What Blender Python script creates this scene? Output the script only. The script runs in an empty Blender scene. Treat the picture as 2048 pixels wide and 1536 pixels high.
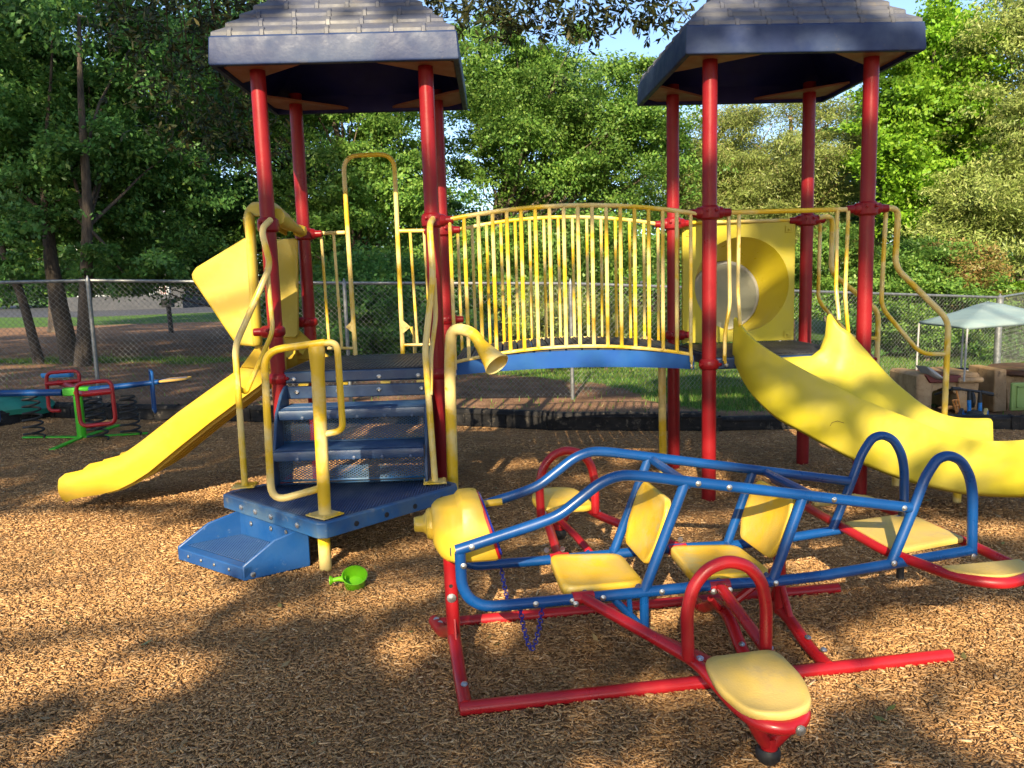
import bpy, math, random
import numpy as np
from mathutils import Vector, Matrix

# ------------------------------------------------------------------ camera, sky, sun
sc = bpy.context.scene
col = sc.collection
PITCH, ROLL, FPX, CAMH = .1299, .03, 1556.7, 1.42      # frame of 2048 x 1536
W2, H2 = 1024., 768.
_f = Vector((0, math.cos(PITCH), -math.sin(PITCH)))
_r0 = Vector((1, 0, 0)); _d0 = _f.cross(_r0)
_r = _r0*math.cos(ROLL) + _d0*math.sin(ROLL)
_d = -_r0*math.sin(ROLL) + _d0*math.cos(ROLL)
cam = bpy.data.cameras.new('camera'); camo = bpy.data.objects.new('camera', cam); col.objects.link(camo)
M = Matrix((_r, -_d, -_f)).transposed().to_4x4(); M.translation = Vector((0, 0, CAMH))
camo.matrix_world = M
cam.sensor_width = 36; cam.lens = 36*FPX/2048; cam.clip_start = .05; cam.clip_end = 3000
sc.camera = camo

SUN_EL, SUN_AZ = math.radians(28), math.radians(11)      # shadows run to +Y, 9 degrees towards +X
SH = Vector((math.sin(SUN_AZ)*math.cos(SUN_EL), math.cos(SUN_AZ)*math.cos(SUN_EL), -math.sin(SUN_EL)))
w = bpy.data.worlds.new('World'); sc.world = w; w.use_nodes = True
nt = w.node_tree; bg = nt.nodes['Background']; sk = nt.nodes.new('ShaderNodeTexSky')
sk.sky_type = 'NISHITA'; sk.sun_disc = False; sk.sun_elevation = SUN_EL
sk.sun_rotation = math.pi + SUN_AZ; sk.air_density = .8; sk.dust_density = .9; sk.ozone_density = 2.0
nt.links.new(sk.outputs[0], bg.inputs[0]); bg.inputs[1].default_value = .125
sl = bpy.data.lights.new('sun', 'SUN'); sl.energy = 5.0; sl.angle = math.radians(.53); sl.color = (1, .84, .58)
so = bpy.data.objects.new('sun', sl); so.rotation_euler = SH.to_track_quat('-Z', 'Y').to_euler(); col.objects.link(so)
sc.view_settings.view_transform = 'Standard'; sc.view_settings.look = 'None'
sc.view_settings.exposure = 1.3; sc.view_settings.gamma = 1
sc.cycles.max_bounces = 6; sc.cycles.transparent_max_bounces = 12
sc.cycles.diffuse_bounces = 3

# ------------------------------------------------------------------ helpers
def ray(px, py): return _f + (px-W2)/FPX*_r + (py-H2)/FPX*_d
def at_z(px, py, z=0.):
    v = ray(px, py); t = (z-CAMH)/v.z; return Vector((v.x*t, v.y*t, z))
def at_y(px, py, Y):
    v = ray(px, py); t = Y/v.y; return Vector((v.x*t, Y, CAMH+v.z*t))
V3 = Vector
rnd = random.Random(7)

def tag(o, label=None, cat=None, group=None, kind=None):
    if label: o['label'] = label
    if cat: o['category'] = cat
    if group: o['group'] = group
    if kind: o['kind'] = kind
    return o
def thing(name, label, cat, loc=(0, 0, 0), group=None):
    o = bpy.data.objects.new(name, None); col.objects.link(o); o.location = loc
    o.empty_display_size = .1
    return tag(o, label, cat, group)

def wpos(parent):
    p = Vector((0, 0, 0))
    while parent is not None: p = p + parent.location; parent = parent.parent
    return p

class MB:
    def __init__(s): s.v = []; s.f = []; s.m = []; s.n = 0; s.mi = 0; s.cuts = []
    def add(s, verts, faces):
        b = s.n; s.cuts.append((s.n, len(s.f))); s.v.extend([tuple(x) for x in verts]); s.n += len(verts)
        s.f.extend([tuple(b+i for i in f) for f in faces]); s.m.extend([s.mi]*len(faces))
        return s
    def box(s, c, size, R=None):
        c = V3(c); h = [x/2 for x in size]; vs = []
        for x in (-1, 1):
            for y in (-1, 1):
                for z in (-1, 1):
                    p = V3((x*h[0], y*h[1], z*h[2]))
                    if R is not None: p = R @ p
                    vs.append(c+p)
        return s.add(vs, [(0, 1, 3, 2), (4, 6, 7, 5), (0, 4, 5, 1), (2, 3, 7, 6), (0, 2, 6, 4), (1, 5, 7, 3)])
    def prism(s, pts, ext):
        pts = [V3(p) for p in pts]; e = V3(ext); n = len(pts)
        fs = [tuple(range(n))[::-1], tuple(range(n, 2*n))]
        fs += [(i, (i+1) % n, n+(i+1) % n, n+i) for i in range(n)]
        return s.add(pts+[p+e for p in pts], fs)
    def tube(s, pts, r, n=10, fillet=0, closed=False, caps=True, flat=None):
        pts = [V3(p) for p in pts]
        if fillet: pts = rounded(pts, fillet, closed)
        rs = r if isinstance(r, (list, tuple)) else [r]*len(pts)
        if len(rs) != len(pts): rs = list(np.interp(np.linspace(0, 1, len(pts)), np.linspace(0, 1, len(rs)), rs))
        N = len(pts); vs = []; up = None
        for i, p in enumerate(pts):
            if closed: t = pts[(i+1) % N]-pts[i-1]
            else: t = pts[min(i+1, N-1)]-pts[max(i-1, 0)]
            t.normalize()
            if up is None:
                up = V3((0, 0, 1)) if abs(t.z) < .9 else V3((1, 0, 0))
            up = (up - t*up.dot(t)).normalized(); sd = t.cross(up)
            fx, fy = flat if flat else (1, 1)
            for k in range(n):
                a = 2*math.pi*k/n
                vs.append(p + sd*math.cos(a)*rs[i]*fx + up*math.sin(a)*rs[i]*fy)
        fs = []
        for i in range(N if closed else N-1):
            j = (i+1) % N
            for k in range(n): fs.append((i*n+k, i*n+(k+1) % n, j*n+(k+1) % n, j*n+k))
        if caps and not closed: fs += [tuple(range(n))[::-1], tuple((N-1)*n+k for k in range(n))]
        return s.add(vs, fs)
    def lathe(s, prof, o, ax=(0, 0, 1), n=16, cap=True):
        o = V3(o); ax = V3(ax).normalized(); u = ax.orthogonal().normalized(); v = ax.cross(u); vs = []
        for (r, h) in prof:
            for k in range(n):
                a = 2*math.pi*k/n; vs.append(o+ax*h+(u*math.cos(a)+v*math.sin(a))*r)
        fs = [(i*n+k, i*n+(k+1) % n, (i+1)*n+(k+1) % n, (i+1)*n+k) for i in range(len(prof)-1) for k in range(n)]
        if cap: fs += [tuple(range(n))[::-1], tuple((len(prof)-1)*n+k for k in range(n))]
        return s.add(vs, fs)
    def loft(s, rows, closed=False):
        n = len(rows[0]); vs = [V3(p) for r in rows for p in r]; fs = []
        for i in range(len(rows)-1):
            for k in range(n if closed else n-1):
                k2 = (k+1) % n; fs.append((i*n+k, i*n+k2, (i+1)*n+k2, (i+1)*n+k))
        return s.add(vs, fs)
    def split(s, name, mat, parent=None, **kw):
        """every shape added becomes an object of its own"""
        cs = s.cuts+[(s.n, len(s.f))]; out = []
        for (v0, f0), (v1, f1) in zip(cs, cs[1:]):
            if f1 == f0: continue
            q = MB(); q.add(s.v[v0:v1], [tuple(i-v0 for i in f) for f in s.f[f0:f1]]); out.append(q.build(name, mat, parent, **kw))
        return out
    def build(s, name, mat, parent=None, bevel=0, seg=2, sharp=35, solid=0, label=None, kind=None, sub=0):
        me = bpy.data.meshes.new(name); off = wpos(parent)
        me.from_pydata([(x-off.x, y-off.y, z-off.z) for x, y, z in s.v], [], s.f)
        for m in (mat if isinstance(mat, (list, tuple)) else [mat]): me.materials.append(m)
        me.polygons.foreach_set('material_index', s.m); me.polygons.foreach_set('use_smooth', [True]*len(s.f))
        me.validate(); me.update()
        import bmesh
        bm = bmesh.new(); bm.from_mesh(me); bmesh.ops.recalc_face_normals(bm, faces=bm.faces); bm.to_mesh(me); bm.free()
        if sharp: me.set_sharp_from_angle(angle=math.radians(sharp))
        o = bpy.data.objects.new(name, me); col.objects.link(o)
        if parent: o.parent = parent
        if sub:
            mo = o.modifiers.new('sub', 'SUBSURF'); mo.levels = mo.render_levels = sub
        if solid:
            mo = o.modifiers.new('thick', 'SOLIDIFY'); mo.thickness = solid; mo.offset = 0
        if bevel:
            mo = o.modifiers.new('bevel', 'BEVEL'); mo.width = bevel; mo.segments = seg; mo.limit_method = 'ANGLE'; mo.angle_limit = math.radians(40)
            mo.harden_normals = False
        if label: o['label'] = label
        if kind: o['kind'] = kind
        return o

def rounded(pts, rad, closed=False, k=6):
    N = len(pts); out = []
    for i, p in enumerate(pts):
        if not closed and i in (0, N-1): out.append(p); continue
        a = pts[i-1]-p; b = pts[(i+1) % N]-p
        d = min(rad, a.length*.48, b.length*.48)
        A = p+a.normalized()*d; B = p+b.normalized()*d
        for j in range(k+1):
            t = j/k; out.append(A*(1-t)**2 + p*2*t*(1-t) + B*t*t)
    return out
def rot_z(a): return Matrix.Rotation(a, 3, 'Z')
def smooth_curve(pts, k=6):
    """Catmull-Rom through the points."""
    pts = [V3(p) for p in pts]; out = []
    for i in range(len(pts)-1):
        p0 = pts[max(i-1, 0)]; p1 = pts[i]; p2 = pts[i+1]; p3 = pts[min(i+2, len(pts)-1)]
        for j in range(k):
            t = j/k
            out.append(.5*((2*p1)+(p2-p0)*t+(2*p0-5*p1+4*p2-p3)*t*t+(3*p1-p0-3*p2+p3)*t**3))
    out.append(pts[-1]); return out

# ------------------------------------------------------------------ materials
def new_mat(name):
    m = bpy.data.materials.new(name); m.use_nodes = True; t = m.node_tree
    return m, t, t.nodes['Principled BSDF']
def nd(t, k, **kw):
    n = t.nodes.new(k)
    for a, b in kw.items(): setattr(n, a, b)
    return n
def noise(t, scale, detail=3, rough=.55, vec=None, dist=0):
    n = nd(t, 'ShaderNodeTexNoise'); n.inputs['Scale'].default_value = scale; n.inputs['Detail'].default_value = detail
    n.inputs['Roughness'].default_value = rough; n.inputs['Distortion'].default_value = dist
    if vec is not None: t.links.new(vec, n.inputs['Vector'])
    return n
def ramp(t, fac, stops):
    r = nd(t, 'ShaderNodeValToRGB'); e = r.color_ramp.elements
    while len(e) < len(stops): e.new(.5)
    for i, (p, c) in enumerate(stops): e[i].position = p; e[i].color = (*c, 1) if len(c) == 3 else c
    t.links.new(fac, r.inputs[0]); return r
def surf(name, c1, c2, scale=3, lo=.4, hi=.62, rough=.45, bump=.15, bscale=60, spec=.5, c3=None, s3=20, lo3=.6, hi3=.75, metal=0, vary=.12, coat=0):
    m, t, b = new_mat(name)
    tc = nd(t, 'ShaderNodeNewGeometry').outputs['Position']
    n = noise(t, scale, 5, .6, tc, .3); r = ramp(t, n.outputs[0], [(lo, c1), (hi, c2)]); out = r.outputs[0]
    if c3:
        n3 = noise(t, s3, 6, .7, tc); r3 = ramp(t, n3.outputs[0], [(lo3, (0, 0, 0)), (hi3, (1, 1, 1))])
        mx = nd(t, 'ShaderNodeMixRGB'); t.links.new(r3.outputs[0], mx.inputs[0]); t.links.new(out, mx.inputs[1]); mx.inputs[2].default_value = (*c3, 1); out = mx.outputs[0]
    t.links.new(out, b.inputs['Base Color'])
    nr = noise(t, 9, 4, .6, tc); mr = nd(t, 'ShaderNodeMapRange'); t.links.new(nr.outputs[0], mr.inputs[0])
    mr.inputs[1].default_value = .3; mr.inputs[2].default_value = .7; mr.inputs[3].default_value = max(.05, rough-vary); mr.inputs[4].default_value = rough+vary
    t.links.new(mr.outputs[0], b.inputs['Roughness'])
    b.inputs['Specular IOR Level'].default_value = spec; b.inputs['Metallic'].default_value = metal
    b.inputs['Coat Weight'].default_value = coat; b.inputs['Coat Roughness'].default_value = .15
    if bump:
        nb = noise(t, bscale, 3, .5, tc); bp = nd(t, 'ShaderNodeBump'); bp.inputs['Strength'].default_value = bump; bp.inputs['Distance'].default_value = .004
        t.links.new(nb.outputs[0], bp.inputs['Height']); t.links.new(bp.outputs[0], b.inputs['Normal'])
    return m

RED = surf('red_paint', (.19, .006, .009), (.23, .009, .012), 4, rough=.38, bump=.08, spec=.27, c3=(.30, .035, .03), s3=14, lo3=.66, hi3=.8)
TOYRED = surf('red_tube', (.33, .007, .012), (.40, .010, .015), 5, rough=.36, bump=.05, c3=(.30, .02, .02), s3=30, lo3=.62, hi3=.75)
BLUE = surf('blue_tube', (.002, .046, .18), (.003, .058, .22), 5, rough=.34, bump=.05, c3=(.03, .11, .25), s3=25, lo3=.64, hi3=.78)
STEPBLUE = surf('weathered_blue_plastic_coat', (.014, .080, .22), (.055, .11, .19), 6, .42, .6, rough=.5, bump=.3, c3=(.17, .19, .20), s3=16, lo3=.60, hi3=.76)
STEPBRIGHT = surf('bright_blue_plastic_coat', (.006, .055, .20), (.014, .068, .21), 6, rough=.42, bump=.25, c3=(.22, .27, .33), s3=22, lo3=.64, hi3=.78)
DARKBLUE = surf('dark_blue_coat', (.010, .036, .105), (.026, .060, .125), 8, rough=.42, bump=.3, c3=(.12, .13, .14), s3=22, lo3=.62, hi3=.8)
DECK = surf('dark_deck_coating', (.018, .020, .026), (.035, .038, .045), 9, rough=.5, bump=.5, bscale=120, c3=(.09, .09, .09), s3=18, lo3=.58, hi3=.75)
YTUBE = surf('faded_yellow_tube', (.66, .42, .012), (.68, .52, .19), 4.2, .44, .56, rough=.42, bump=.08, c3=(.50, .27, .01), s3=9, lo3=.62, hi3=.7)
YPLAST = surf('yellow_plastic', (.56, .36, .022), (.54, .37, .05), 3, rough=.38, bump=.10, bscale=40, c3=(.55, .40, .05), s3=7, lo3=.6, hi3=.75)
YSLIDE = surf('weathered_lemon_plastic', (.48, .40, .020), (.43, .36, .05), 2.5, rough=.5, spec=.35, bump=.12, bscale=30, c3=(.42, .34, .06), s3=6, lo3=.6, hi3=.78)
YSEAT = surf('yellow_seat_plastic', (.70, .43, .018), (.62, .42, .07), 6, rough=.42, bump=.25, bscale=150, c3=(.50, .42, .17), s3=5, lo3=.52, hi3=.7)
YSEATD = surf('dusty_yellow_seat_plastic', (.58, .40, .085), (.50, .36, .11), 6, rough=.55, bump=.3, bscale=150, c3=(.38, .29, .14), s3=12, lo3=.55, hi3=.75)
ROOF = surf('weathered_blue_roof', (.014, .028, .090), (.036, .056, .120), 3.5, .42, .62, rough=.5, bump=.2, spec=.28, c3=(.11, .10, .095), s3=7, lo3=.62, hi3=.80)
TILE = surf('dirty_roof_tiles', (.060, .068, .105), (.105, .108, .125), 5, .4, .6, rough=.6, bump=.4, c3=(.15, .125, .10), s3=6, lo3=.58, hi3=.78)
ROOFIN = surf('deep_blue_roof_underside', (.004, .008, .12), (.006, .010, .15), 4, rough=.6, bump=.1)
GUSSET = surf('bounce_tinted_corner_plate', (.30, .13, .075), (.26, .10, .06), 6, rough=.5, bump=.1)  # pale plate; the red bounce light on it is put into its colour
STEEL = surf('zinc_steel', (.55, .55, .55), (.42, .42, .42), 30, rough=.32, bump=.1, metal=.9)
WIRE = surf('dull_grey_wire', (.19, .19, .18), (.27, .27, .26), 2.5, rough=.5, bump=0, metal=.3)
GALV = surf('galvanised_steel', (.16, .17, .17), (.25, .255, .26), 20, rough=.45, bump=.1, metal=.6)
BLACK = surf('black_rubber', (.010, .010, .011), (.02, .02, .021), 12, rough=.6, bump=.2)
KERB = surf('black_recycled_plastic', (.007, .007, .008), (.020, .018, .017), 7, rough=.75, spec=.25, bump=.4, c3=(.13, .11, .085), s3=12, lo3=.56, hi3=.72)
GREEN = surf('bright_green_paint', (.05, .42, .012), (.06, .48, .015), 8, rough=.4, bump=.1)
LIME = surf('lime_plastic', (.12, .42, .008), (.16, .47, .010), 8, rough=.35, bump=.05)
CHAINM = surf('blue_chain_coat', (.010, .020, .22), (.016, .03, .28), 30, rough=.35, bump=0)
TAN = surf('tan_moulded_plastic', (.26, .16, .075), (.36, .24, .125), 8, rough=.6, bump=1.0, bscale=35, c3=(.10, .06, .03), s3=14, lo3=.58, hi3=.7)
BROWNP = surf('brown_moulded_plastic', (.075, .035, .022), (.11, .055, .035), 10, rough=.5, bump=.4, bscale=30)
MAROON = surf('dark_red_tray_plastic', (.10, .012, .010), (.14, .02, .016), 10, rough=.5)
NAVY = surf('navy_tub_plastic', (.016, .032, .065), (.024, .045, .085), 10, rough=.4)
GREYP = surf('grey_plastic', (.30, .30, .29), (.38, .37, .35), 6, rough=.5)
CANVAS = surf('pale_blue_canvas', (.15, .22, .235), (.19, .25, .25), 4, rough=.8, bump=.3, c3=(.35, .38, .33), s3=5, lo3=.6, hi3=.8)
OLIVEG = surf('muted_green_plastic', (.17, .26, .06), (.20, .30, .08), 6, rough=.5)
ORANGE = surf('orange_plastic', (.62, .22, .04), (.66, .26, .06), 6, rough=.45)
TRIBLUE = surf('tricycle_blue', (.01, .14, .42), (.02, .18, .48), 6, rough=.35)
TEAL = surf('dark_teal_plastic', (.008, .13, .09), (.012, .17, .12), 6, rough=.4)
CHARC = surf('charcoal_plastic', (.03, .035, .04), (.05, .055, .06), 6, rough=.5)
SIDING = surf('white_siding', (.30, .33, .34), (.37, .38, .38), 1, rough=.7, bump=.1)
SHINGLE = surf('grey_shingles', (.05, .055, .065), (.08, .08, .09), 5, rough=.9, bump=.5)
DOORR = surf('red_brown_door', (.14, .03, .02), (.17, .04, .03), 5, rough=.5)
BRICKF = surf('grey_foundation_wall', (.040, .044, .052), (.058, .060, .068), 5, rough=.9, bump=.4)

def bubble_mat():
    m, t, b = new_mat('milky_clear_bubble')
    b.inputs['Base Color'].default_value = (.36, .36, .30, 1); b.inputs['Roughness'].default_value = .28
    b.inputs['Transmission Weight'].default_value = .25; b.inputs['IOR'].default_value = 1.2
    tc = nd(t, 'ShaderNodeNewGeometry').outputs['Position']
    n = noise(t, 5, 5, .6, tc); r = ramp(t, n.outputs[0], [(.35, (.30, .31, .25)), (.7, (.40, .39, .31))]); t.links.new(r.outputs[0], b.inputs['Base Color'])
    return m
BUBBLE = bubble_mat()

def leaf_mat(name, cols, trans=.35, rough=.45):
    m, t, b = new_mat(name)
    g = nd(t, 'ShaderNodeNewGeometry'); r = ramp(t, g.outputs['Random Per Island'], [(i/(len(cols)-1), c) for i, c in enumerate(cols)])
    n = noise(t, .55, 2, .5, g.outputs['Position']); hs = nd(t, 'ShaderNodeHueSaturation')
    mr = nd(t, 'ShaderNodeMapRange'); t.links.new(n.outputs[0], mr.inputs[0]); mr.inputs[1].default_value = .3; mr.inputs[2].default_value = .7
    mr.inputs[3].default_value = .75; mr.inputs[4].default_value = 1.25; t.links.new(mr.outputs[0], hs.inputs['Value']); t.links.new(r.outputs[0], hs.inputs['Color'])
    b.inputs['Roughness'].default_value = rough; b.inputs['Specular IOR Level'].default_value = .35
    t.links.new(hs.outputs[0], b.inputs['Base Color'])
    tr = nd(t, 'ShaderNodeBsdfTranslucent'); t.links.new(hs.outputs[0], tr.inputs[0])
    mx = nd(t, 'ShaderNodeMixShader'); mx.inputs[0].default_value = trans
    t.links.new(b.outputs[0], mx.inputs[1]); t.links.new(tr.outputs[0], mx.inputs[2]); t.links.new(mx.outputs[0], t.nodes['Material Output'].inputs[0])
    return m
LEAF_DK = leaf_mat('deep_green_leaves', [(.06, .14, .035), (.09, .22, .052), (.13, .30, .07), (.07, .17, .04), (.22, .36, .07)], .45)
LEAF_MD = leaf_mat('mid_green_leaves', [(.075, .17, .03), (.12, .25, .042), (.17, .31, .052), (.24, .36, .065), (.09, .20, .032)], .42)
LEAF_BR = leaf_mat('bright_spring_leaves', [(.15, .32, .02), (.22, .42, .03), (.30, .46, .04), (.18, .36, .02), (.12, .26, .02)], .45)
LEAF_OL = leaf_mat('olive_willowy_leaves', [(.17, .23, .05), (.24, .31, .07), (.33, .38, .10), (.19, .27, .06), (.40, .41, .15)])
LEAF_PN = leaf_mat('pine_foliage', [(.15, .20, .05), (.22, .28, .07), (.30, .34, .09), (.18, .25, .06), (.34, .31, .13)])
LEAF_OV = leaf_mat('shade_darkened_oak_leaves', [(.010, .020, .005), (.018, .032, .006), (.040, .048, .010), (.014, .026, .005), (.085, .075, .018)], .2, .6)  # leaf colours darkened to stand in for shade on the near sprays
LEAF_RD = leaf_mat('reddish_young_leaves', [(.20, .17, .04), (.30, .16, .06), (.16, .22, .04), (.34, .22, .09), (.14, .2, .03)])
def bark(name, c1, c2):
    m, t, b = new_mat(name)
    tc = nd(t, 'ShaderNodeNewGeometry').outputs['Position']; mp = nd(t, 'ShaderNodeMapping'); mp.inputs['Scale'].default_value = (1, 1, .22); t.links.new(tc, mp.inputs[0])
    n = noise(t, 22, 6, .65, mp.outputs[0], .5); r = ramp(t, n.outputs[0], [(.35, c1), (.65, c2)]); t.links.new(r.outputs[0], b.inputs['Base Color'])
    bp = nd(t, 'ShaderNodeBump'); bp.inputs['Strength'].default_value = .9; bp.inputs['Distance'].default_value = .03; t.links.new(n.outputs[0], bp.inputs['Height']); t.links.new(bp.outputs[0], b.inputs['Normal'])
    b.inputs['Roughness'].default_value = .9; return m
BARK = bark('grey_brown_bark', (.055, .040, .028), (.17, .13, .09))
BARKD = bark('shade_darkened_bark', (.030, .022, .016), (.095, .072, .050))  # bark colour darkened for the shaded trees on the left
BARKP = bark('orange_pine_bark', (.16, .085, .05), (.34, .20, .13))
TWIG = bark('dry_twigs', (.16, .11, .07), (.30, .22, .15))

# ------------------------------------------------------------------ terrain
_rs = np.random.RandomState(3)
_K = _rs.randn(14, 2)*np.linspace(.5, 6, 14)[:, None]; _P = _rs.rand(14)*6.28
def fnoise(x, y, s=1.0):
    a = 0
    for k in range(14): a = a+np.sin((x*_K[k, 0]+y*_K[k, 1])*s+_P[k])/(1+.35*k)
    return a/3.2
KL = [(-9.2, 6.4), (-5.84, 8.3), (-5.4, 9.0), (-4.61, 8.78), (-2.9, 8.35), (-.9, 7.84), (.33, 7.33), (1.87, 7.09), (3.3, 6.98), (4.44, 6.72), (6.2, 6.35), (7.8, 5.9)]
def kerb_y(x): return np.interp(x, [p[0] for p in KL], [p[1] for p in KL])
def gz(x, y):
    x = np.asarray(x, float); y = np.asarray(y, float)
    s = np.clip((y-kerb_y(x)-.1)/1.6, 0, 1); s = s*s*(3-2*s)
    z = s*(-.0295*np.clip(x, -8, 10)) + s*.02*fnoise(x, y, .8)
    return z + (1-s)*.012*fnoise(x, y, 1.7) - .0
def grassy(x, y):
    """1 = lawn, 0 = bare dirt (beyond the kerb)."""
    n = fnoise(x, y, .55)
    k_ = np.clip((x-.4+.5*fnoise(x*1.7, y*1.7, 1.0))/1.8, 0, 1); b = (.30+(y-9.0)*.8)*k_+(-.6+(y-11.2)*.7)*(1-k_)
    b = np.where(x < -3.0, -.55+(y-11.6)*.55, b)
    b = np.where((x < -2) & (y > 14.8), -.65, b)
    return np.clip(b+.9*n, 0, 1)

def nmesh(name, V, F, mats, parent=None, smooth=False, attr=None):
    me = bpy.data.meshes.new(name); V = np.asarray(V, np.float32); F = np.asarray(F, np.int32)
    me.vertices.add(len(V)); me.vertices.foreach_set('co', V.ravel())
    k = F.shape[1]; me.loops.add(F.size); me.loops.foreach_set('vertex_index', F.ravel())
    me.polygons.add(len(F)); me.polygons.foreach_set('loop_start', np.arange(0, F.size, k, dtype=np.int32)); me.polygons.foreach_set('loop_total', np.full(len(F), k, np.int32))
    if smooth: me.polygons.foreach_set('use_smooth', np.ones(len(F), bool))
    for m in mats: me.materials.append(m)
    if attr is not None:
        a = me.attributes.new('mask', 'FLOAT', 'POINT'); a.data.foreach_set('value', np.asarray(attr, np.float32))
    me.update(calc_edges=True)
    o = bpy.data.objects.new(name, me); col.objects.link(o)
    if parent: o.parent = parent
    return o
def gridmesh(name, xs, ys, zf, mats, keep=None, attr=None):
    X, Y = np.meshgrid(xs, ys); Z = zf(X, Y); V = np.stack([X, Y, Z], -1).reshape(-1, 3)
    n = len(xs); i, j = np.meshgrid(np.arange(len(xs)-1), np.arange(len(ys)-1)); a = (j*n+i).ravel()
    F = np.stack([a, a+1, a+n+1, a+n], 1)
    if keep is not None:
        cx = V[F].mean(1); F = F[keep(cx[:, 0], cx[:, 1])]
    return nmesh(name, V, F, mats, smooth=True, attr=None if attr is None else attr(X, Y).ravel())

def ground_mat():
    m, t, b = new_mat('dirt_and_grass'); g = nd(t, 'ShaderNodeNewGeometry').outputs['Position']
    at = nd(t, 'ShaderNodeAttribute', attribute_name='mask')
    n1 = noise(t, 3, 6, .65, g); r1 = ramp(t, n1.outputs[0], [(.3, (.15, .085, .05)), (.5, (.26, .155, .095)), (.7, (.36, .22, .14))])
    n2 = noise(t, 60, 4, .7, g); r2 = ramp(t, n2.outputs[0], [(.35, (.45, .4, .35)), (.65, (1.2, 1.15, 1.1))])
    mu = nd(t, 'ShaderNodeMixRGB', blend_type='MULTIPLY'); mu.inputs[0].default_value = 1; t.links.new(r1.outputs[0], mu.inputs[1]); t.links.new(r2.outputs[0], mu.inputs[2])
    n3 = noise(t, 40, 4, .7, g); r3 = ramp(t, n3.outputs[0], [(.35, (.03, .07, .012)), (.65, (.10, .19, .03))])
    n4 = noise(t, 7, 5, .7, g); ad = nd(t, 'ShaderNodeMath', operation='ADD'); t.links.new(at.outputs['Fac'], ad.inputs[0]); t.links.new(n4.outputs[0], ad.inputs[1])
    r4 = ramp(t, ad.outputs[0], [(.72, (0, 0, 0)), (.95, (1, 1, 1))])
    mx = nd(t, 'ShaderNodeMixRGB'); t.links.new(r4.outputs[0], mx.inputs[0]); t.links.new(mu.outputs[0], mx.inputs[1]); t.links.new(r3.outputs[0], mx.inputs[2])
    t.links.new(mx.outputs[0], b.inputs['Base Color']); b.inputs['Roughness'].default_value = .95; b.inputs['Specular IOR Level'].default_value = .2
    bp = nd(t, 'ShaderNodeBump'); bp.inputs['Strength'].default_value = .8; bp.inputs['Distance'].default_value = .02; t.links.new(n2.outputs[0], bp.inputs['Height']); t.links.new(bp.outputs[0], b.inputs['Normal'])
    return m
def mulch_mat():
    m, t, b = new_mat('fine_mulch'); g = nd(t, 'ShaderNodeNewGeometry').outputs['Position']
    mp = nd(t, 'ShaderNodeMapping'); mp.inputs['Scale'].default_value = (1, 2.2, 1); t.links.new(g, mp.inputs[0])
    wp = noise(t, 9, 2, .5, g); ad = nd(t, 'ShaderNodeMixRGB', blend_type='ADD'); ad.inputs[0].default_value = .35; t.links.new(mp.outputs[0], ad.inputs[1]); t.links.new(wp.outputs['Color'], ad.inputs[2])
    vo = nd(t, 'ShaderNodeTexVoronoi'); vo.inputs['Scale'].default_value = 55; t.links.new(ad.outputs[0], vo.inputs['Vector'])
    sp = nd(t, 'ShaderNodeSeparateColor'); t.links.new(vo.outputs['Color'], sp.inputs[0])
    r = ramp(t, sp.outputs[0], [(0, (.20, .105, .045)), (.4, (.34, .19, .08)), (.75, (.46, .26, .112)), (1, (.58, .35, .16))])
    n = noise(t, 2.2, 5, .7, g); rr = ramp(t, n.outputs[0], [(.34, (.62, .58, .52)), (.62, (1.1, 1.05, 1))])
    mu = nd(t, 'ShaderNodeMixRGB', blend_type='MULTIPLY'); mu.inputs[0].default_value = 1; t.links.new(r.outputs[0], mu.inputs[1]); t.links.new(rr.outputs[0], mu.inputs[2])
    t.links.new(mu.outputs[0], b.inputs['Base Color']); b.inputs['Roughness'].default_value = .9; b.inputs['Specular IOR Level'].default_value = .2
    bp = nd(t, 'ShaderNodeBump'); bp.inputs['Strength'].default_value = 1; bp.inputs['Distance'].default_value = .012; t.links.new(vo.outputs['Distance'], bp.inputs['Height']); t.links.new(bp.outputs[0], b.inputs['Normal'])
    return m
def asphalt_mat():
    return surf('grey_asphalt', (.034, .037, .048), (.045, .048, .058), 1.5, rough=.9, bump=.5, bscale=30)
xs = np.unique(np.concatenate([np.linspace(-400, -24, 12), np.arange(-24, 24.01, .16), np.linspace(24, 400, 12)]))
ys = np.unique(np.concatenate([np.linspace(-60, 0, 10), np.arange(0, 30.01, .16), np.arange(30, 60, 1.5), np.linspace(60, 900, 12)]))
g = gridmesh('ground', xs, ys, lambda x, y: gz(x, y)-.02*(y < kerb_y(x)+.05), [ground_mat()], attr=lambda x, y: np.where(y > 30, .6, grassy(x, y)))
g['kind'] = 'structure'
xs = np.arange(-12, 12.01, .1); ys = np.arange(-3, 10.01, .1)
g = gridmesh('mulch_bed', xs, ys, lambda x, y: gz(x, y)+.004, [mulch_mat()], keep=lambda x, y: y < kerb_y(x)+.03); g['kind'] = 'structure'
pv = MB(); pl = [at_z(x, y, .21) for x, y in ((-220, 636), (160, 636), (420, 626), (560, 622), (560, 606), (330, 611), (120, 611), (-220, 612))]
pv.prism([V3((p.x, p.y, .22)) for p in pl], (0, 0, .05)); pv.build('parking_lot', asphalt_mat(), kind='structure')

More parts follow.
